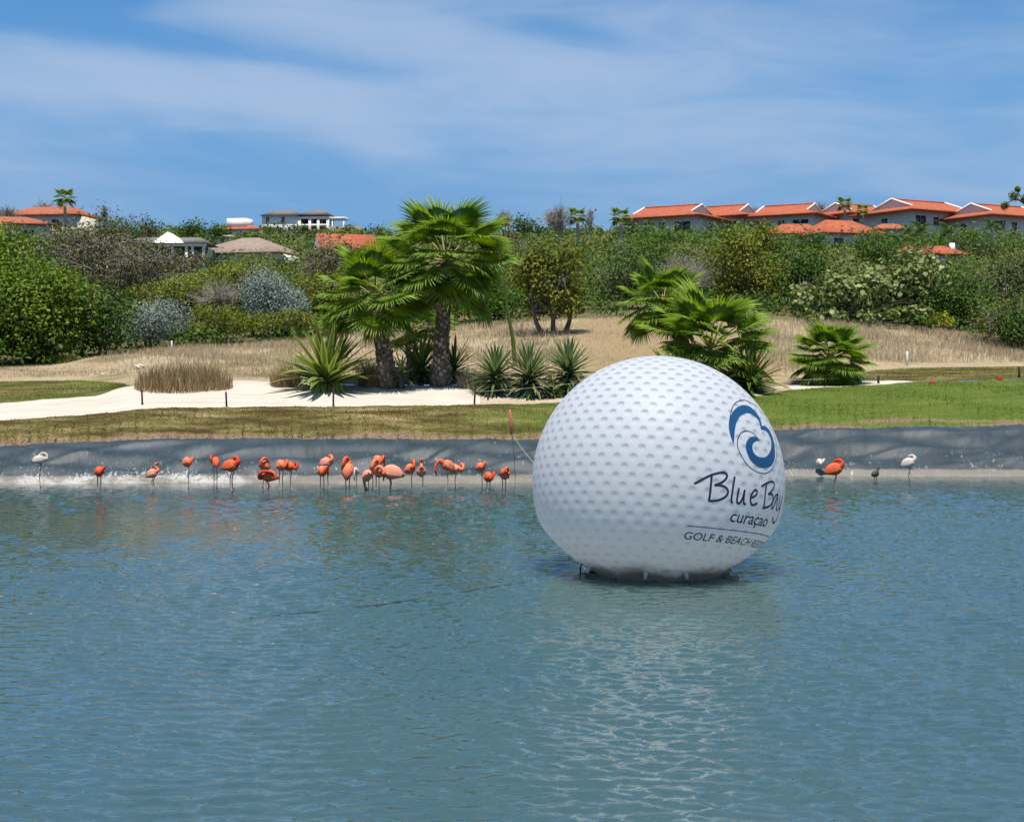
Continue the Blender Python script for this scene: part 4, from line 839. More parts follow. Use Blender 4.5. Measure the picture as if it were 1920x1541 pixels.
FL = [(75, 913, 862, 20, 'preen', 'white', 0.8, 2, 0.1, True, 'pale flamingo with dark legs at the far left of the pond'),
 (186, 919, 885, -70, 'tuck', 'deep', 0.95, 2, 0.15, False, 'coral flamingo alone, second from the left, head tucked'),
 (287, 915, 888, -15, 'up', 'pink', 0.85, 2, 0.3, False, 'pink flamingo third from the left with raised neck'),
 (351, 910, 867, -60, 'tuck', 'coral', 0.95, 1, 0.15, False, 'coral flamingo on one leg, fourth from the left'),
 (404, 915, 866, 110, 'tuck', 'deep', 0.9, 2, 0.35, False, 'deep coral flamingo standing beside a wider red one at left'),
 (434, 917, 874, -20, 'back', 'deep', 1.15, 2, 0.1, False, 'wide red flamingo with tail left, sixth from the left'),
 (496, 914, 874, -110, 'preen', 'coral', 1.0, 2, 0.1, False, 'coral flamingo standing behind the lowest red one'),
 (503, 923, 893, -160, 'tuck', 'deep', 1.05, 2, 0.05, False, 'lowest deep red flamingo with tail to the right'),
 (527, 916, 873, -60, 'tuck', 'coral', 1.0, 2, 0.1, False, 'left one of two coral flamingos pressed together'),
 (543, 916, 875, -40, 'loop', 'deep', 0.9, 1, 0.1, False, 'right one of two coral flamingos pressed together'),
 (613, 914, 868, -35, 'back', 'pink', 1.0, 1, 0.1, False, 'pale pink flamingo behind a coral one, bill to the right'),
 (604, 919, 884, -85, 'loop', 'coral', 1.0, 2, 0.2, False, 'coral flamingo in front of the pale pink one, neck looped'),
 (652, 917, 880, 85, 'preen', 'coral', 1.15, 2, 0.9, False, 'tall upright coral flamingo seen from behind'),
 (666, 912, 884, -90, 'down', 'white', 0.75, 1, 0.3, True, 'white flamingo half hidden behind the tall upright one'),
 (688, 919, 893, 115, 'down', 'pink', 1.0, 2, -0.5, False, 'pale pink flamingo bending low at the left of the group'),
 (708, 912, 864, -70, 'loop', 'coral', 1.0, 2, 0.2, False, 'coral flamingo at the back, highest of the central group'),
 (702, 916, 880, -100, 'preen', 'pink', 1.05, 2, 0.3, False, 'pink flamingo in the middle of the central group'),
 (732, 919, 886, 175, 'loop', 'pink', 1.35, 2, 0.12, False, 'large pink flamingo side-on with its tail pointing right'),
 (769, 912, 880, -60, 'preen', 'coral', 1.0, 1, 0.3, False, 'coral flamingo with neck curled over its back, right of the group'),
 (790, 916, 884, -85, 'up', 'pink', 0.95, 1, 0.5, False, 'pink flamingo with upright neck between two curled ones'),
 (838, 918, 873, 200, 'down', 'coral', 1.0, 1, 0.5, False, 'coral flamingo with its bill hanging to the left'),
 (852, 915, 880, -30, 'loop', 'pink', 0.95, 1, 0.3, False, 'pale pink flamingo with a round neck loop to the right'),
 (901, 911, 877, -80, 'tuck', 'coral', 0.95, 1, 0.3, False, 'coral flamingo behind the red one nearest the ball'),
 (916, 919, 895, -70, 'tuck', 'deep', 0.95, 2, 0.1, False, 'deep red flamingo second from the golf ball'),
 (945, 919, 889, -100, 'loop', 'coral', 0.95, 2, 0.5, False, 'coral flamingo nearest to the golf ball on its left'),
 (1537, 892, 876, -90, 'tuck', 'white', 0.85, 1, 0.1, True, 'white flamingo behind the orange one right of the ball'),
 (1566, 924, 880, -8, 'back', 'deep', 1.12, 2, 0.25, False, 'bright orange flamingo right of the golf ball, tail left'),
 (1705, 908, 868, -15, 'back', 'white', 0.95, 2, 0.3, True, 'white flamingo with a black tail at the far right')]
for px, ft, bp_, yaw, pose, c, sz, lg, pit, grey, lab in FL: flamingo(lab, px, ft, bp_, yaw, pose, c, sz, lg, pit, grey)
def coot():
    Y = 47.5; p = Vector((xpx(1641, Y), Y, 0.0)); root = empty('coot', p, 'small black water bird standing at the edge right of the ball', 'water bird', None, R(35))
    mb = MB(); V, Q, T = tube([(-0.17, 0, 0.13), (-0.1, 0, 0.17), (0, 0, 0.19), (0.08, 0, 0.2), (0.11, 0, 0.26), (0.12, 0, 0.34), (0.15, 0, 0.38), (0.19, 0, 0.385), (0.24, 0, 0.37)], [0.02, 0.08, 0.11, 0.09, 0.05, 0.04, 0.045, 0.035, 0.008], 10); mb.add(V, Q, T, 0)
    for s in (-1, 1):
        V, Q, T = tube([(0, 0.04 * s, 0.1), (0.01, 0.04 * s, 0.05), (0, 0.04 * s, -0.08)], 0.012, 5); mb.add(V, Q, T, 0)
    mb.ob('body', [M['quill']], root, True)
coot()
#PART3

# ------------------------------------------------------------------ houses on the ridge
def block(root, name, x0, x1, y0, y1, z0, z1, mat): return MB().box(x0, x1, y0, y1, z0, z1).ob(name, mat, root)
def window(root, x, y, z, w, h, face=-1, axis='y', frame=True):
    """window in a wall whose outer face is at y (axis y) or x (axis x); face = outward sign"""
    def bx(a, b, c, d, e0, e1, name, mat, par):
        m = MB()
        if axis == 'y': m.box(a, b, min(y + face * e0, y + face * e1), max(y + face * e0, y + face * e1), c, d)
        else: m.box(min(x + face * e0, x + face * e1), max(x + face * e0, x + face * e1), a, b, c, d)
        return m.ob(name, mat, par)
    c0 = x if axis == 'y' else y
    f = bx(c0 - w / 2 - 0.12, c0 + w / 2 + 0.12, z - 0.12, z + h + 0.12, -0.02, 0.07, 'window', M['trim'] if frame else M['wallgrey'], root)
    bx(c0 - w / 2, c0 - 0.04, z, z + h, 0.03, 0.10, 'pane', M['glass'], f); bx(c0 + 0.04, c0 + w / 2, z, z + h, 0.03, 0.10, 'pane', M['glass'], f)
def dutch_roof(root, W, D, z, oh, h1, ins, h2, mat, gm, gable='both', th=0.25):
    """hip skirt with a small gabled ridge roof on top (ridge along X)"""
    x, y = W / 2 + oh, D / 2 + oh; xi, yi = x - ins, y - ins * 0.95
    V = [(-x, -y, z), (x, -y, z), (x, y, z), (-x, y, z), (-xi, -yi, z + h1), (xi, -yi, z + h1), (xi, yi, z + h1), (-xi, yi, z + h1), (-xi, 0, z + h1 + h2), (xi, 0, z + h1 + h2), (-x, -y, z - th), (x, -y, z - th), (x, y, z - th), (-x, y, z - th)]
    Q = [(0, 1, 5, 4), (1, 2, 6, 5), (2, 3, 7, 6), (3, 0, 4, 7), (4, 5, 9, 8), (6, 7, 8, 9), (10, 11, 1, 0), (11, 12, 2, 1), (12, 13, 3, 2), (13, 10, 0, 3), (13, 12, 11, 10)]
    rf = MB().add(V, Q).ob('roof', mat, root)
    for s in (-1, 1):
        g = MB(); X = s * (xi + 0.02); g.add([(X, -yi * 0.94, z + h1 - 0.05), (X, yi * 0.94, z + h1 - 0.05), (X, 0, z + h1 + h2 * 0.93)], None, [(0, 1, 2) if s > 0 else (0, 2, 1)]); g.ob('gable', gm, rf)
        for q in (-1, 1):
            V, Qq, T = tube([(X + s * .12, q * (yi + 0.15), z + h1 - 0.05), (X + s * .12, 0, z + h1 + h2 + 0.08)], 0.16, 4); MB().add(V, Qq, T).ob('bargeboard', M['trim'], rf)
    V, Qq, T = tube([(-xi, 0, z + h1 + h2 + .06), (xi, 0, z + h1 + h2 + .06)], 0.16, 5); MB().add(V, Qq, T).ob('ridge_cap', mat, rf)
    return rf
def apartment(label, px, eave_py, Y, W, D, yaw, wins, h1=0.85, ins=3.0, h2=1.5, drop=9.5):
    zt = zrow(eave_py, Y); zb = min(ground(px, Y), zt - drop) - 1; root = empty('apartment_house', (xpx(px, Y), Y, zb), label, 'house', 'grey apartment houses on the ridge', R(yaw)); H = zt - zb
    block(root, 'wall', -W / 2, W / 2, -D / 2, D / 2, 0, H - 0.05, M['wallgrey']); dutch_roof(root, W, D, H + 0.2, 1.3, h1, ins, h2, M['roof'], M['wallgrey'])
    for (u, dz, w, h) in wins: window(root, u * W / 2, -D / 2, H - dz, w, h)
    for sx in (-1, 1): window(root, sx * W / 2, 0, H - 2.2, 1.4, 1.3, sx, 'x')
    return root
W3 = [(-0.75, 2.4, 2.4, 1.6), (-0.3, 2.3, 1.2, 1.4), (0.1, 2.3, 1.2, 1.4), (0.65, 2.6, 3.0, 1.7), (-0.75, 5.6, 2.4, 1.6), (-0.3, 5.5, 1.2, 1.4), (0.1, 5.5, 1.2, 1.4), (0.65, 5.8, 3.0, 1.7)]
apartment('grey apartment house with orange roof, leftmost on the right ridge', 1262, 414, 255, 14.5, 12, -32, W3)
apartment('grey apartment house with small orange roof, second from left on the ridge', 1362, 412, 268, 11.5, 10, -34, W3[:4], 0.85, 2.7, 1.5)
apartment('grey apartment house with orange roof, third from left on the ridge', 1480, 410, 262, 13, 11, -32, W3, 0.85, 3.0, 1.4)
apartment('grey apartment house behind the far fan palms, orange roof', 1602, 409, 268, 13, 11, 32, W3, 0.85, 3.0, 1.4)
apartment('largest grey apartment house with orange roof and left gable', 1722, 405, 250, 16, 12.5, 30, W3)
apartment('rightmost grey apartment house with orange roof cut by the frame', 1868, 414, 244, 15, 12, 28, W3)
def cottage(name, label, px, eave_py, Y, W, D, yaw, rh, rm, wm, drop=4.0, ridge=0.3, wins=((-0.5, 1.9, 1.4, 1.1), (0.45, 1.9, 1.4, 1.1)), gable=False):
    zt = zrow(eave_py, Y); zb = min(ground(px, Y), zt - drop) - 0.6; root = empty(name, (xpx(px, Y), Y, zb), label, 'house', None, R(yaw)); H = zt - zb
    block(root, 'wall', -W / 2, W / 2, -D / 2, D / 2, 0, H - 0.03, wm); x, y = W / 2 + 0.5, D / 2 + 0.5; r = W / 2 * (1.0 if gable else ridge) + (0.5 if gable else 0); th = 0.2
    V = [(-x, -y, H), (x, -y, H), (x, y, H), (-x, y, H), (-r, 0, H + rh), (r, 0, H + rh), (-x, -y, H - th), (x, -y, H - th), (x, y, H - th), (-x, y, H - th)]
    rf = MB().add(V, [(0, 1, 5, 4), (2, 3, 4, 5), (6, 7, 1, 0), (7, 8, 2, 1), (8, 9, 3, 2), (9, 6, 0, 3), (9, 8, 7, 6)], [(1, 2, 5), (3, 0, 4)]).ob('roof', rm, root)
    if gable:
        for sx in (-1, 1): MB().add([(sx * (x + 0.02), -y + 0.3, H), (sx * (x + 0.02), y - 0.3, H), (sx * (x + 0.02), 0, H + rh - 0.15)], None, [(0, 1, 2)]).ob('gable', wm, rf)
    for u, dz, w, h in wins: window(root, u * W / 2, -D / 2, H - dz, w, h)
    return root, H, rf
cottage('house', 'house with weathered orange roof at the far left edge', 25, 424, 170, 9.5, 8, 12, 1.1, M['roof2'], M['wallcream'])
cottage('house', 'house with long weathered orange roof below the far left palm', 98, 407, 210, 11.5, 8, -8, 1.5, M['roof2'], M['wallcream'], ridge=0.55)
r_, H, rf = cottage('house', 'small house with orange roof and square white tower left of the white villa', 458, 432, 330, 9.0, 7, -12, 1.2, M['roof2'], M['wallwhite'], ridge=0.4)
block(rf, 'tower', -3.4, 1.3, -2.2, 2.2, H + 0.3, H + 2.6, M['wallwhite'])
cottage('house', 'house with broad brown shingle roof in the left shrubs', 470, 478, 175, 11.0, 9, -14, 2.1, M['roofbrown'], M['wallwhite'], ridge=0.2)
cottage('house', 'house with steep red roof and white gable left of the tall palm', 648, 470, 190, 6.8, 7, 14, 2.2, M['roof'], M['wallwhite'], gable=True)
cottage('house', 'low orange-roofed house nearest below the right apartments', 1572, 441, 200, 8.8, 8, 16, 2.1, M['roof'], M['wallgrey'], ridge=0.45)
cottage('house', 'orange roof half hidden in shrubs left of the nearest right house', 1490, 441, 205, 7.5, 7, -6, 1.6, M['roof'], M['wallcream'], ridge=0.5)
r_, H, rf = cottage('house', 'low orange roof with white chimney deep in the right shrubs', 1735, 479, 160, 6.2, 6, 10, 1.1, M['roof'], M['wallcream'], ridge=0.7)
block(rf, 'chimney', 2.3, 2.8, -1.6, -1.1, H + 0.1, H + 1.3, M['trim'])
cottage('house', 'small orange roof beside the coconut palms', 1665, 432, 215, 6.0, 6, 0, 1.0, M['roof2'], M['wallcream'])
cottage('hut', 'tiny flat white hut beside the red hedge', 418, 443, 230, 2.4, 2.2, 0, 0.15, M['wallwhite'], M['wallwhite'], 2.0, wins=((0.1, 1.1, 0.5, 0.8),))
cottage('house', 'yellow house wall glimpsed through the brown trees', 206, 505, 115, 2.4, 3, 0, 0.6, M['wallwhite'], M['wallyellow'], 2.0, wins=())
def porch_house():
    Y = 165; s = sc(Y); px = 318; zb = ground(px, Y) - 0.5; root = empty('porch_house', (xpx(px, Y), Y, zb), 'white porch house with green shutters and gabled entrance among brown trees', 'house'); t = zrow(462, Y) - zb; b = zrow(492, Y) - zb
    block(root, 'wall', -5.0, 4.2, 0, 5, 0, t - 0.1, flatmat('green_shutters', (0.03, 0.10, 0.075), 0.6))
    for x in (-5.0, -3.9, -1.4, 0.6, 2.2, 2.9, 4.2): block(root, 'column', x - 0.14, x + 0.14, -1.2, -0.95, 0, t - 0.1, M['trim'])
    block(root, 'porch_beam', -5.3, 4.5, -1.3, -0.9, t - 0.1, t + 0.25, M['trim']); block(root, 'railing', -5.1, 4.3, -1.25, -1.1, b, b + 0.4, M['roof2'])
    rf = MB().add([(-5.5, -1.5, t + .25), (4.7, -1.5, t + .25), (4.7, 5.3, t + .25), (-5.5, 5.3, t + .25), (-4, 2, t + 1.2), (3.2, 2, t + 1.2)], [(0, 1, 5, 4), (2, 3, 4, 5), (3, 2, 1, 0)], [(1, 2, 5), (3, 0, 4)]).ob('roof', M['roofgrey'], root)
    MB().add([(-1.6, -1.8, t + .25), (2.0, -1.8, t + .25), (0.2, -1.8, t + 1.5), (-1.6, 1, t + .25), (2.0, 1, t + .25), (0.2, 1, t + 1.5)], [(0, 2, 5, 3), (1, 4, 5, 2)], [(0, 1, 2)]).ob('porch_gable', M['trim'], root)
porch_house()
def villa():
    Y = 400.0; s = sc(Y); px = 560; z0 = zrow(440, Y) - 1.5; root = empty('villa', (xpx(px, Y), Y, z0), 'white two-storey modern villa with dark hip roof on the left ridge', 'house', None, R(-6)); H = zrow(407, Y) - z0
    block(root, 'wall', -9.4, 1.0, -4, 5, 0, H, M['wallwhite']); block(root, 'rear_wall', 1.0, 9.0, 0.5, 5, 0, H, M['wallwhite'])
    f1 = (H - 1.5) / 2 + 1.3
    for z in (f1, H - 0.55): block(root, 'balcony_slab', 1.0, 9.6, -4.2, 0.5, z - 0.3, z + 0.22, M['trim'])
    for x in (1.3, 4.2, 6.6, 9.3): block(root, 'column', x - 0.35, x + 0.35, -4.25, -3.5, 0, H - 0.55, M['trim'])
    for x in (2.6, 5.4, 7.9):
        for z in (1.6, f1 + 0.3): w = block(root, 'window', x - 1.0, x + 1.0, 0.4, 0.46, z, z + 2.2, M['glass'])
    for x in (-7.8, -3.4): window(root, x, -4, f1 + 0.6, 0.9, 1.7)
    for x0, x1, hh in ((-9.9, 2.0, 2.0), (0.6, 9.9, 1.9)):
        xm = 0.28 * (x1 - x0)
        MB().add([(x0, -4.7, H + .02), (x1, -4.7, H + .02), (x1, 5.6, H + .02), (x0, 5.6, H + .02), (x0 + xm, .4, H + hh), (x1 - xm, .4, H + hh)], [(0, 1, 5, 4), (2, 3, 4, 5), (3, 2, 1, 0)], [(1, 2, 5), (3, 0, 4)]).ob('roof', M['roofgrey'], root)
    block(root, 'pergola_top', 9.9, 14.0, -3.5, 2, H - 1.0, H - 0.5, M['trim'])
    for x in (10.4, 13.6): block(root, 'pergola_post', x - .15, x + .15, -3.3, -3.0, 0, H - 1, M['trim'])
    block(root, 'terrace_wall', 9.8, 19.0, -4.6, -4.2, -1.0, 3.2, M['stonewall'])
villa()
t = block(None, 'garden_wall', 0, 1, 0, 1, 0, 1, M['stonewall']); t.location = (xpx(395, 300), 300, zrow(446, 300) - 1); t.scale = (16, 0.4, 1.7); tag(t, 'long low brown garden wall below the white villa', 'wall')

# ------------------------------------------------------------------ trees and shrubs
def leaf_cloud(P, Nn, size, rnd, wr=0.55, shape='diamond'):
    n = len(P); a = rng.normal(size=(n, 3)); T = np.cross(Nn, a); T /= np.linalg.norm(T, axis=1, keepdims=True) + 1e-9; B = np.cross(Nn, T)
    s = size[:, None]
    if shape == 'round':
        V = np.stack([P + (T * math.cos(k) + B * math.sin(k)) * s * 0.5 for k in np.arange(6) * math.pi / 3], 1).reshape(-1, 3); b0 = np.arange(n) * 6
        Q = np.concatenate([np.stack([b0, b0 + 1, b0 + 2, b0 + 3], 1), np.stack([b0, b0 + 3, b0 + 4, b0 + 5], 1)]); return V, Q, np.repeat(rnd, 6)
    V = np.stack([P - T * s * 0.5, P + B * s * wr * 0.5 + Nn * s * 0.08, P + T * s * 0.5, P - B * s * wr * 0.5 + Nn * s * 0.08], 1).reshape(-1, 3)
    b0 = np.arange(n) * 4; return V, np.stack([b0, b0 + 1, b0 + 2, b0 + 3], 1), np.repeat(rnd, 4)
def unit(n): v = rng.normal(size=(n, 3)); return v / np.linalg.norm(v, axis=1, keepdims=True)
KIND = {  # material, leaf size, coverage, blob size, flatness, shell, leaf shape, twigs
 'broad': ('lv_bright', 0.24, 6.5, 0.17, 0.75, 0.4, 'diamond', 0), 'dark': ('lv_dark', 0.22, 6.0, 0.26, 0.8, 0.4, 'diamond', 0), 'acacia': ('lv_acacia', 0.15, 5.5, 0.36, 0.30, 0.6, 'diamond', 1),
 'silver': ('lv_silver', 0.15, 8.0, 0.26, 0.9, 0.35, 'diamond', 0), 'brown': ('lv_brown', 0.17, 3.8, 0.24, 0.8, 0.8, 'diamond', 2), 'olive': ('lv_olive', 0.22, 8.0, 0.18, 0.75, 0.5, 'diamond', 0),
 'scrub': ('lv_scrub', 0.17, 3.4, 0.26, 0.8, 0.7, 'diamond', 1), 'fresh': ('lv_fresh', 0.17, 3.8, 0.28, 0.9, 0.7, 'diamond', 1), 'grape': ('lv_grape', 0.27, 4.6, 0.20, 0.85, 0.4, 'round', 0),
 'bare': ('lv_brown', 0.14, 0.25, 0.3, 0.9, 0.9, 'diamond', 4), 'yellow': ('lv_yellow', 0.18, 5, 0.3, 0.8, 0.5, 'diamond', 0), 'red': ('lv_red', 0.2, 5, 0.3, 0.7, 0.5, 'diamond', 0)}
def plant(kind, label, x0, x1, ytop, Y, ybot=None, name=None, depth=0.8, nb=None, stems=None, seed=0, cat=None, group=None, cov=1.0):
    mk, ls, cv, bs, fl, sh, shp, tw = KIND[kind]; s = sc(Y); pxc = (x0 + x1) / 2; zb = ground(pxc, Y); p = Vector((xpx(pxc, Y), Y, zb - 0.05)); W = 1.15 * (x1 - x0) / s; H = 1.03 * (zrow(ytop, Y) - zb)
    H = max(H, 0.6); c0 = 0.12 * H if ybot is None else max(0.02 * H, zrow(ybot, Y) - zb); Hc = H - c0; leaf = max(ls, Y * 0.0021) * (0.68 if kind == 'silver' else 1.0)
    nb = nb or int(max(7, min(60, 14 * (W * Hc) ** 0.5 * 0.55)))
    root = empty(name or ('shrub' if H < 3.2 else 'tree'), p, label, cat or ('shrub' if H < 3.2 else 'tree'), group)
    rx, ry, rz = W / 2, W / 2 * depth, Hc / 2; br = bs * min(W, Hc * 1.4) * rng.uniform(0.55, 1.4, nb)
    d = unit(nb); rr = rng.uniform(0.25, 1.0, nb) ** 0.5
    C = d * rr[:, None] * np.stack([np.maximum(rx - br * 0.7, 0.1), np.maximum(ry - br * 0.7, 0.1), np.maximum(rz - br * fl * 0.75, 0.05)], 1) + (0, 0, c0 + rz)
    if not stems: C[:, 2] = c0 + (C[:, 2] - c0) * (0.87 + 0.2 * np.sin(2.8 * C[:, 0] / rx + rng.uniform(0, 6.28)))
    C[:, 2] -= 0.10 * Hc * ((C[:, 0] / rx) ** 2)
    N = int(1.5 * cov * cv * W * Hc / leaf ** 2 * 0.75); per = rng.choice(nb, N, p=br ** 2 / (br ** 2).sum()); dd = unit(N)
    rad = (1 - sh * rng.random(N) ** 2); P = C[per] + dd * (rad * br[per])[:, None] * np.array([1, 1, fl]); P += rng.normal(0, leaf * 0.3, P.shape)
    keep = P[:, 2] > 0.03; P = P[keep]; dd = dd[keep]; per = per[keep]; N = len(P)
    Nn = dd * 0.8 + np.array([0, 0, 0.5]) + rng.normal(0, 0.45, (N, 3)); Nn /= np.linalg.norm(Nn, axis=1, keepdims=True)
    rnd = np.clip(rng.beta(2.2, 2.2, N) * 0.75 + rng.uniform(0, 0.35, nb)[per], 0, 1)
    V, Q, A = leaf_cloud(P, Nn, leaf * rng.uniform(0.65, 1.3, N), rnd, 0.55, shp)
    if N: ob('crown', mesh('crown', V, [Q], M[mk], attrs={'rnd': A}), root)
    t = MB(); tr = max(0.04, 0.022 * H); ns = stems or (1 if H > 3.5 else 3)
    for k in range(ns):
        ox = (k - (ns - 1) / 2) * tr * 3; fx = rng.uniform(-.08, .08) * W + ox * 2
        fork = np.array([fx, rng.uniform(-.1, .1) * W, c0 + 0.15 * Hc]); t.tube(smooth_path([(ox, 0, -0.15), (ox * 1.4 + fx * 0.3, 0, fork[2] * 0.5), fork], 8), np.linspace(tr * 1.3, tr * 0.8, 8), 7, a=rng.random())
        for j in range(k, nb, ns):
            m_ = (fork + C[j]) / 2 + rng.normal(0, 0.07 * W, 3); t.tube(smooth_path([fork, m_, C[j]], 6), np.linspace(tr * 0.6, tr * 0.16, 6), 5, a=rng.random(), cap=False)
            if tw:
                for q in range(tw * 4):
                    v = unit(1)[0] * br[j] * rng.uniform(0.7, 1.25); v[2] = abs(v[2]) * 0.9 if kind == 'bare' else v[2] * fl
                    a0 = C[j] * 0.75 + m_ * 0.25; t.tube([a0, a0 + v * 0.5 + rng.normal(0, 0.06, 3), a0 + v], [tr * 0.14, tr * 0.09, tr * 0.04], 3, a=rng.random(), cap=False)
    t.ob('trunk', M['palebark'] if kind in ('bare', 'brown', 'scrub') else M['bark'], root, True)
    return root
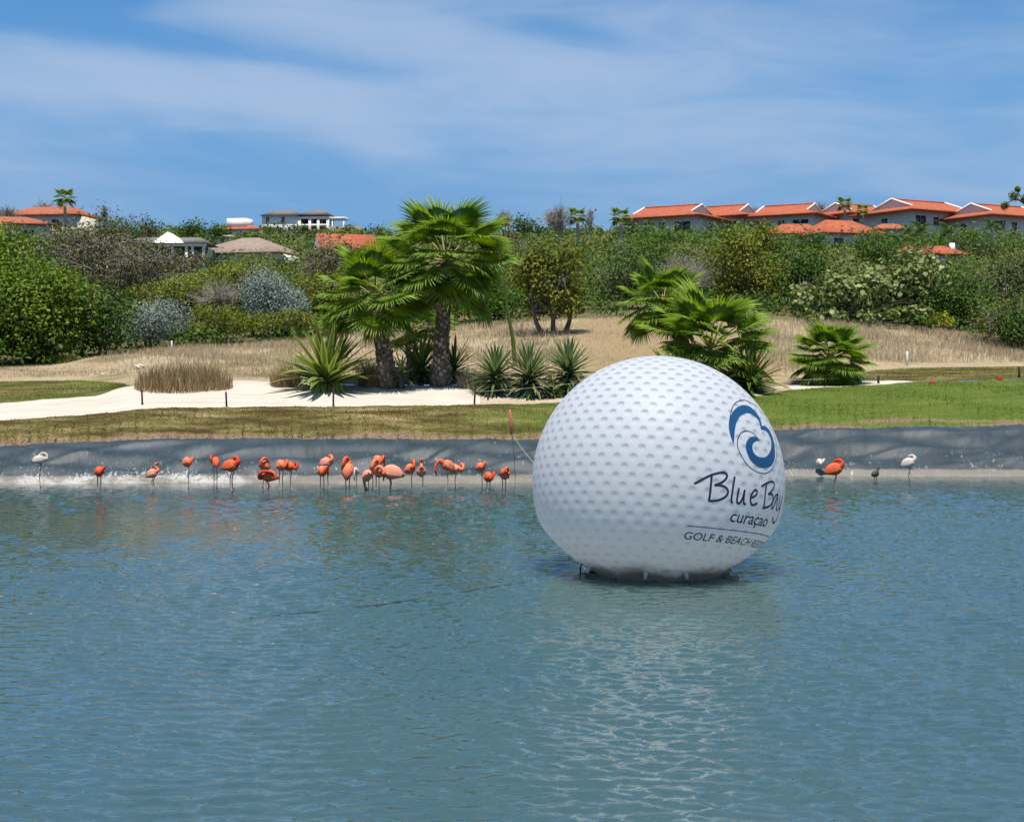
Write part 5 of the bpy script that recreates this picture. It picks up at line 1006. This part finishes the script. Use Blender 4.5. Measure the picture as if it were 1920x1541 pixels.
T = [('broad', 'large bright green tree at the far left edge', -70, 170, 412, 71, 692, 'tree'), ('dark', 'dark green bush below the brown tree, right of the large left tree', 110, 262, 520, 72.5, 672, None), ('dark', 'dark low bush at the foot of the large left tree', 20, 150, 575, 70.5, 682, None),
 ('dark', 'dark dense bush cut by the left frame edge', -110, 55, 520, 69.8, 690, None), ('dark', 'dark tree hiding the walls of the far left edge house', -40, 75, 424, 132, 500, 'tree'), ('scrub', 'grey scrub tree hiding the walls below the long orange roof', 45, 165, 410, 165, 480, 'tree'),
 ('brown', 'tall brown thin-leaved tree behind the large left tree', 80, 335, 388, 100, 560, 'tree'), ('brown', 'brown thin-leaved tree in front of the porch house', 190, 330, 440, 96, 560, 'tree'), ('silver', 'silver-grey shrub nearest the white stake', 221, 346, 553, 76, None, 'shrub'),
 ('acacia', 'yellow-green flat-topped acacia above the silver shrub', 255, 420, 492, 84, 585, 'tree'), ('silver', 'larger silver-grey shrub left of the palms', 455, 578, 492, 82, 625, 'shrub'), ('acacia', 'dark layered acacia shrub between the two silver shrubs', 335, 480, 565, 78.5, None, None),
 ('acacia', 'dark layered acacia shrub right below the larger silver shrub', 462, 625, 572, 80, None, None), ('acacia', 'olive acacia behind the larger silver shrub', 520, 690, 470, 90, 600, 'tree'), ('bare', 'pale leafless shrub between the silver shrubs', 345, 462, 505, 81, 590, None),
 ('acacia', 'olive acacia behind the pale leafless shrub', 370, 530, 475, 93, 600, 'tree'), ('brown', 'reddish brown tree below the white villa', 545, 700, 440, 125, 560, 'tree'), ('scrub', 'grey-green scrub tree below the brown shingle roof', 390, 560, 450, 118, 560, 'tree'),
 ('dark', 'dark tree behind the tallest palm', 840, 985, 515, 84, 618, 'tree'), ('dark', 'dark shrub behind the trunks of the palms', 610, 760, 560, 83, None, 'tree'), ('olive', 'small olive tree with forked trunk standing in the dry meadow', 962, 1112, 440, 72, 607, 'tree'),
 ('fresh', 'airy green tree right of the small olive tree', 1090, 1250, 428, 86, 600, 'tree'), ('scrub', 'grey-green tree behind the small olive tree', 930, 1100, 405, 110, 560, 'tree'), ('bare', 'grey leafless tree above the leaning palm crown', 1215, 1345, 440, 94, 570, 'tree'),
 ('scrub', 'grey scrub tree behind the grey leafless tree', 1200, 1400, 425, 108, 560, 'tree'), ('olive', 'olive-leaved tree right of the grey leafless tree', 1330, 1475, 408, 91, 590, 'tree'), ('dark', 'dark green tree behind the pale sea grape', 1420, 1570, 440, 95, 590, 'tree'),
 ('grape', 'broad pale-leaved sea grape bush on the right', 1452, 1660, 500, 85, None, 'shrub'), ('grape', 'sea grape bush right behind the broad one', 1580, 1775, 455, 88, None, 'shrub'), ('grape', 'low sea grape spreading at the meadow edge', 1460, 1760, 568, 83.5, None, 'shrub'),
 ('yellow', 'small yellow-leaved shrub at the right end of the sea grapes', 1728, 1796, 580, 84, None, 'shrub'), ('fresh', 'green tree right of the sea grapes', 1730, 1870, 455, 92, 575, 'tree'), ('scrub', 'olive scrub tree at the right edge below the apartments', 1810, 1990, 420, 94, 585, 'tree'),
 ('scrub', 'dark twiggy bush at the right edge in the dry grass', 1805, 1985, 520, 79, None, 'tree'), ('dark', 'low dark bush at the right frame edge', 1860, 1990, 560, 77.5, None, 'shrub'), ('fresh', 'green shrub on the dry rise at the right', 1800, 1870, 545, 86, None, 'shrub'),
 ('scrub', 'grey-green tree in front of the leftmost apartment house', 1130, 1240, 415, 130, 520, 'tree'), ('olive', 'olive bush in front of the second apartment house', 1385, 1460, 400, 150, 500, 'tree'), ('fresh', 'green tree in front of the rightmost apartment house', 1770, 1900, 412, 160, 490, 'tree'),
 ('dark', 'dark tree on the skyline left of the porch house', 170, 270, 392, 190, 460, 'tree'), ('fresh', 'green round tree on the left skyline', 250, 312, 402, 195, 450, 'tree'), ('dark', 'dark hedge tree on the skyline above the porch house', 325, 385, 408, 220, 446, 'tree'),
 ('dark', 'dark tree on the skyline left of the orange tower house', 375, 432, 411, 225, 446, 'tree'), ('dark', 'dark green tree hugging the left of the white villa', 482, 545, 412, 330, 442, 'tree'), ('dark', 'low green tree in front of the white villa', 535, 585, 420, 335, 442, 'tree'),
 ('fresh', 'green tree right of the white villa terrace', 640, 668, 414, 360, 442, 'tree'), ('fresh', 'small green tree left of the tallest palm crown', 688, 745, 418, 300, 452, 'tree'), ('dark', 'round green tree on the skyline right of the tallest palm', 955, 1018, 400, 230, 440, 'tree'),
 ('red', 'red bougainvillea hedge below the orange tower house', 448, 492, 437, 310, 448, 'shrub'), ('olive', 'broad olive tree left of the red house roof', 700, 800, 440, 140, 520, 'tree'), ('brown', 'brown shrub tree right of the tallest palm crown', 905, 985, 405, 150, 520, 'tree'),
 ('scrub', 'grey scrub tree left of the far left house', -30, 70, 412, 140, 470, 'tree'), ('scrub', 'scrub bush below the far left palm', 60, 190, 402, 150, 470, 'tree'), ('fresh', 'lush green tree below the largest apartment house', 1660, 1760, 440, 150, 500, 'tree'),
 ('dark', 'dark green tree in front of the nearest right house', 1600, 1690, 425, 140, 500, 'tree'), ('dark', 'dark green tree left of the nearest right house', 1500, 1560, 432, 165, 480, 'tree'), ('fresh', 'bright green tree between the largest and rightmost apartment houses', 1790, 1850, 412, 205, 470, 'tree'),
 ('dark', 'dense green tree hiding the foot of the leftmost apartment house', 1195, 1300, 432, 190, 470, 'tree'), ('scrub', 'scrub tree hiding the foot of the third apartment house', 1440, 1520, 428, 220, 470, 'tree'), ('fresh', 'leafy tree in front of the second apartment house wall', 1320, 1390, 424, 215, 470, 'tree'), ('dark', 'dark tree below the coconut palms', 1690, 1760, 440, 185, 480, 'tree'), ('fresh', 'leafy tree hiding the foot of the rightmost apartment house', 1840, 1935, 428, 200, 480, 'tree'),
 ('fresh', 'green tree behind the small olive tree on its left', 1010, 1110, 425, 120, 540, 'tree'), ('dark', 'dark green tree behind the airy green tree', 1150, 1260, 440, 100, 570, 'tree'), ('dark', 'dark bushy tree under the green tree right of the sea grapes', 1740, 1850, 500, 87, None, 'tree'),
 ('brown', 'thin brown tree right in front of the porch house gable', 300, 410, 452, 150, 510, 'tree'),
 ('broad', 'tall green tree rising behind the large tree at the left edge', -90, 130, 412, 78, 690, 'tree'),
 ('bare', 'leafless grey tree on the skyline at the far left edge', -10, 42, 366, 190, 430, 'tree'), ('bare', 'leafless grey tree on the skyline left of the far palm', 50, 108, 370, 215, 425, 'tree'), ('bare', 'leafless tree on the skyline above the small olive tree', 1010, 1082, 375, 180, 440, 'tree'),
 ('bare', 'thin leafless tree on the skyline right of the tallest palm', 925, 965, 388, 190, 430, 'tree'), ('bare', 'thin leafless tree on the skyline left of the leftmost apartment', 1092, 1118, 385, 190, 430, 'tree'), ('bare', 'leafless tree behind the third and fourth apartment houses', 1512, 1562, 378, 285, 420, 'tree'),
 ('bare', 'small leafless tree between the second and third apartment houses', 1392, 1432, 385, 285, 420, 'tree'), ('bare', 'small leafless tree on the skyline above the brown tree', 186, 208, 384, 190, 420, 'tree')]
for k, (kind, lab, x0, x1, yt, Y, yb, nm) in enumerate(T):
    st = 3 if 'forked' in lab else None
    plant(kind, lab, x0, x1, yt, Y, yb, nm, stems=st, cov=(0.8 if Y > 125 else 1.0))
def far_palm(label, px, ytop, Y, rad_px, kind):
    zb = ground(px, Y); p = Vector((xpx(px, Y), Y, zb - 0.1)); s = sc(Y); S = 1.35 * rad_px / s; H = zrow(ytop, Y) - zb - S * 0.55; H = max(H, 1.0); root = empty('palm', p, label, 'palm tree', 'palms on the ridge')
    t = MB(); t.tube(smooth_path([(0, 0, 0), (0.1 * S, 0, H * 0.5), (0, 0, H)], 8), [0.28, 0.25, 0.22, 0.2, 0.2, 0.2, 0.2, 0.2], 7, a=0.8); t.ob('trunk', M['palebark'], root)
    for k in range(15):
        az = k * 2.4; el = R(-35 + 110 * (k + .5) / 15)
        if kind == 'fan':
            f = bpy.data.objects.new('frond', FR[k % 7]); link(f, root); f.scale = (S / 2.2,) * 3
        else:
            f = bpy.data.objects.new('frond', COCO); link(f, root); f.scale = (S,) * 3
        f.location = (0, 0, H); f.rotation_euler = (Matrix.Rotation(az, 3, 'Z') @ Matrix.Rotation(-el, 3, 'Y')).to_euler()
def coco_mesh():
    mb = MB(); sp = [(u * (1 - 0.1 * u), 0, 0.12 * math.sin(u * 2.2) - 0.55 * u ** 2.5) for u in np.linspace(0, 1, 12)]; mb.tube(sp, np.linspace(0.02, 0.006, 12), 4, a=0.7)
    for i in range(1, 12):
        for q in (0, 0.5):
            b = np.array(sp[i]) * (1 - q) + np.array(sp[i - 1]) * q; L = 0.34 * math.sin(math.pi * (0.12 + 0.8 * i / 12))
            for s in (-1, 1):
                e = b + np.array([0.12, s * L, -0.13 * random.uniform(.6, 1.4)]); mb.add([b - (0.022, 0, 0), b + (0.022, 0, 0), e], None, [(0, 1, 2)], a=random.uniform(.1, .8))
    return mb.me('frond', [M['lv_fresh']])
COCO = coco_mesh()
far_palm('fan palm on the skyline at the left above the orange roofs', 121, 358, 185, 17, 'fan')
far_palm('far fan palm in front of the fourth apartment house, taller one', 1583, 372, 240, 13, 'fan')
far_palm('far fan palm in front of the fourth apartment house, shorter one', 1617, 385, 238, 11, 'fan')
far_palm('fan palm on the skyline above the small olive tree', 1082, 393, 165, 16, 'fan')
far_palm('tufted palm on the skyline left of the leftmost apartment house', 1163, 393, 160, 17, 'fan')
far_palm('coconut palm in front of the largest apartment house', 1727, 415, 190, 21, 'coco')
far_palm('smaller coconut palm left of the taller coconut palm', 1703, 421, 192, 14, 'coco')
far_palm('palm in front of the rightmost apartment wall', 1858, 410, 190, 16, 'coco')
far_palm('low spreading palm under the coconut palms, left one', 1688, 440, 165, 26, 'coco')
far_palm('low spreading palm under the coconut palms, right one', 1722, 446, 160, 26, 'coco')
far_palm('dark palm between the largest and rightmost apartment houses', 1778, 418, 185, 22, 'coco')
# branch with leaf balls reaching in at the right edge
Yb = 74.0; p0 = Vector((xpx(1990, Yb), Yb, ground(1990, Yb))); rt = empty('tree', p0, 'thin branch with round leaf tufts reaching in at the upper right edge', 'tree')
def q(px, py): v = Vector((xpx(px, Yb), Yb, zrow(py, Yb))) - p0; return (v.x, v.y, v.z)
t = MB(); t.tube(smooth_path([(0, 0, -0.2), q(1985, 500), q(1955, 410), q(1925, 385), q(1905, 374), q(1885, 383)], 16), np.linspace(0.12, 0.02, 16), 6)
t.tube(smooth_path([q(1925, 385), q(1915, 372), q(1908, 358)], 6), np.linspace(0.035, 0.015, 6), 5); t.tube(smooth_path([q(1925, 385), q(1918, 378), q(1900, 368)], 6), np.linspace(0.03, 0.015, 6), 5); t.ob('trunk', M['bark'], rt)
cs = [(1908, 355, 6), (1901, 368, 11), (1884, 386, 9), (1922, 372, 9)]
for cx, cy, rr in cs:
    n = 130; d = unit(n); P = np.array(q(cx, cy)) + d * rng.uniform(0.4, 1, n)[:, None] * rr / sc(Yb); V, Q, A = leaf_cloud(P, d, rng.uniform(0.1, 0.2, n), rng.random(n)); ob('leaf_tuft', mesh('leaf_tuft', V, [Q], M['lv_olive'], attrs={'rnd': A}), rt)
# the scrub that fills the hillside between the trees: reads as one mass
def scrub(name, label, mat, la, lb, n, x0=-150, x1=2070, hmin=0.8, hmax=2.4, tops=None):
    Ps = []; Ns = []; As = []; Sz = []
    for _ in range(n):
        px = rng.uniform(x0, x1); t_ = rng.random(); c = np.array(pt(la, lb, px, t_)); Y = c[1]; h = rng.uniform(hmin, hmax); w = h * rng.uniform(0.9, 1.7); k = 46; d = unit(k); d[:, 2] = np.abs(d[:, 2])
        Ps.append(c + d * np.array([w, w, h]) * rng.uniform(0.6, 1.0, (k, 1))); Ns.append(d * 0.7 + (0, 0, 0.5) + rng.normal(0, 0.4, (k, 3))); As.append(np.clip(rng.uniform(0, .45) + rng.beta(2, 2, k) * .6, 0, 1)); Sz.append(np.full(k, max(0.3, Y * 0.0030)) * rng.uniform(.7, 1.3, k))
    P, Nn, A, S_ = np.concatenate(Ps), np.concatenate(Ns), np.concatenate(As), np.concatenate(Sz); Nn /= np.linalg.norm(Nn, axis=1, keepdims=True)
    V, Q, A = leaf_cloud(P, Nn, S_, A); tag(ob(name, mesh(name, V, [Q], M[mat], attrs={'rnd': A})), label, 'scrub', kind='stuff')
scrub('hillside_scrub', 'dense low scrub right behind the meadow crest', 'lv_dark', crest, h1, 700, hmin=0.7, hmax=1.8)
scrub('hillside_scrub', 'olive scrub covering the lower hillside', 'lv_scrub', h1, h2, 800, hmin=1.0, hmax=2.6)
scrub('hillside_scrub', 'dark green scrub among the hillside houses', 'lv_dark', h1, h3, 420, hmin=1.0, hmax=3.0)
scrub('hillside_scrub', 'grey-green scrub covering the upper hillside', 'lv_scrub', h2, h4, 700, hmin=1.0, hmax=2.8)
scrub('hillside_scrub', 'leafy scrub at the foot of the right apartment houses', 'lv_fresh', h2, h3, 170, 1170, 1940, 2.0, 4.2)
scrub('hillside_scrub', 'dark scrub at the foot of the left houses', 'lv_dark', h2, h3, 90, -60, 720, 1.6, 3.4)
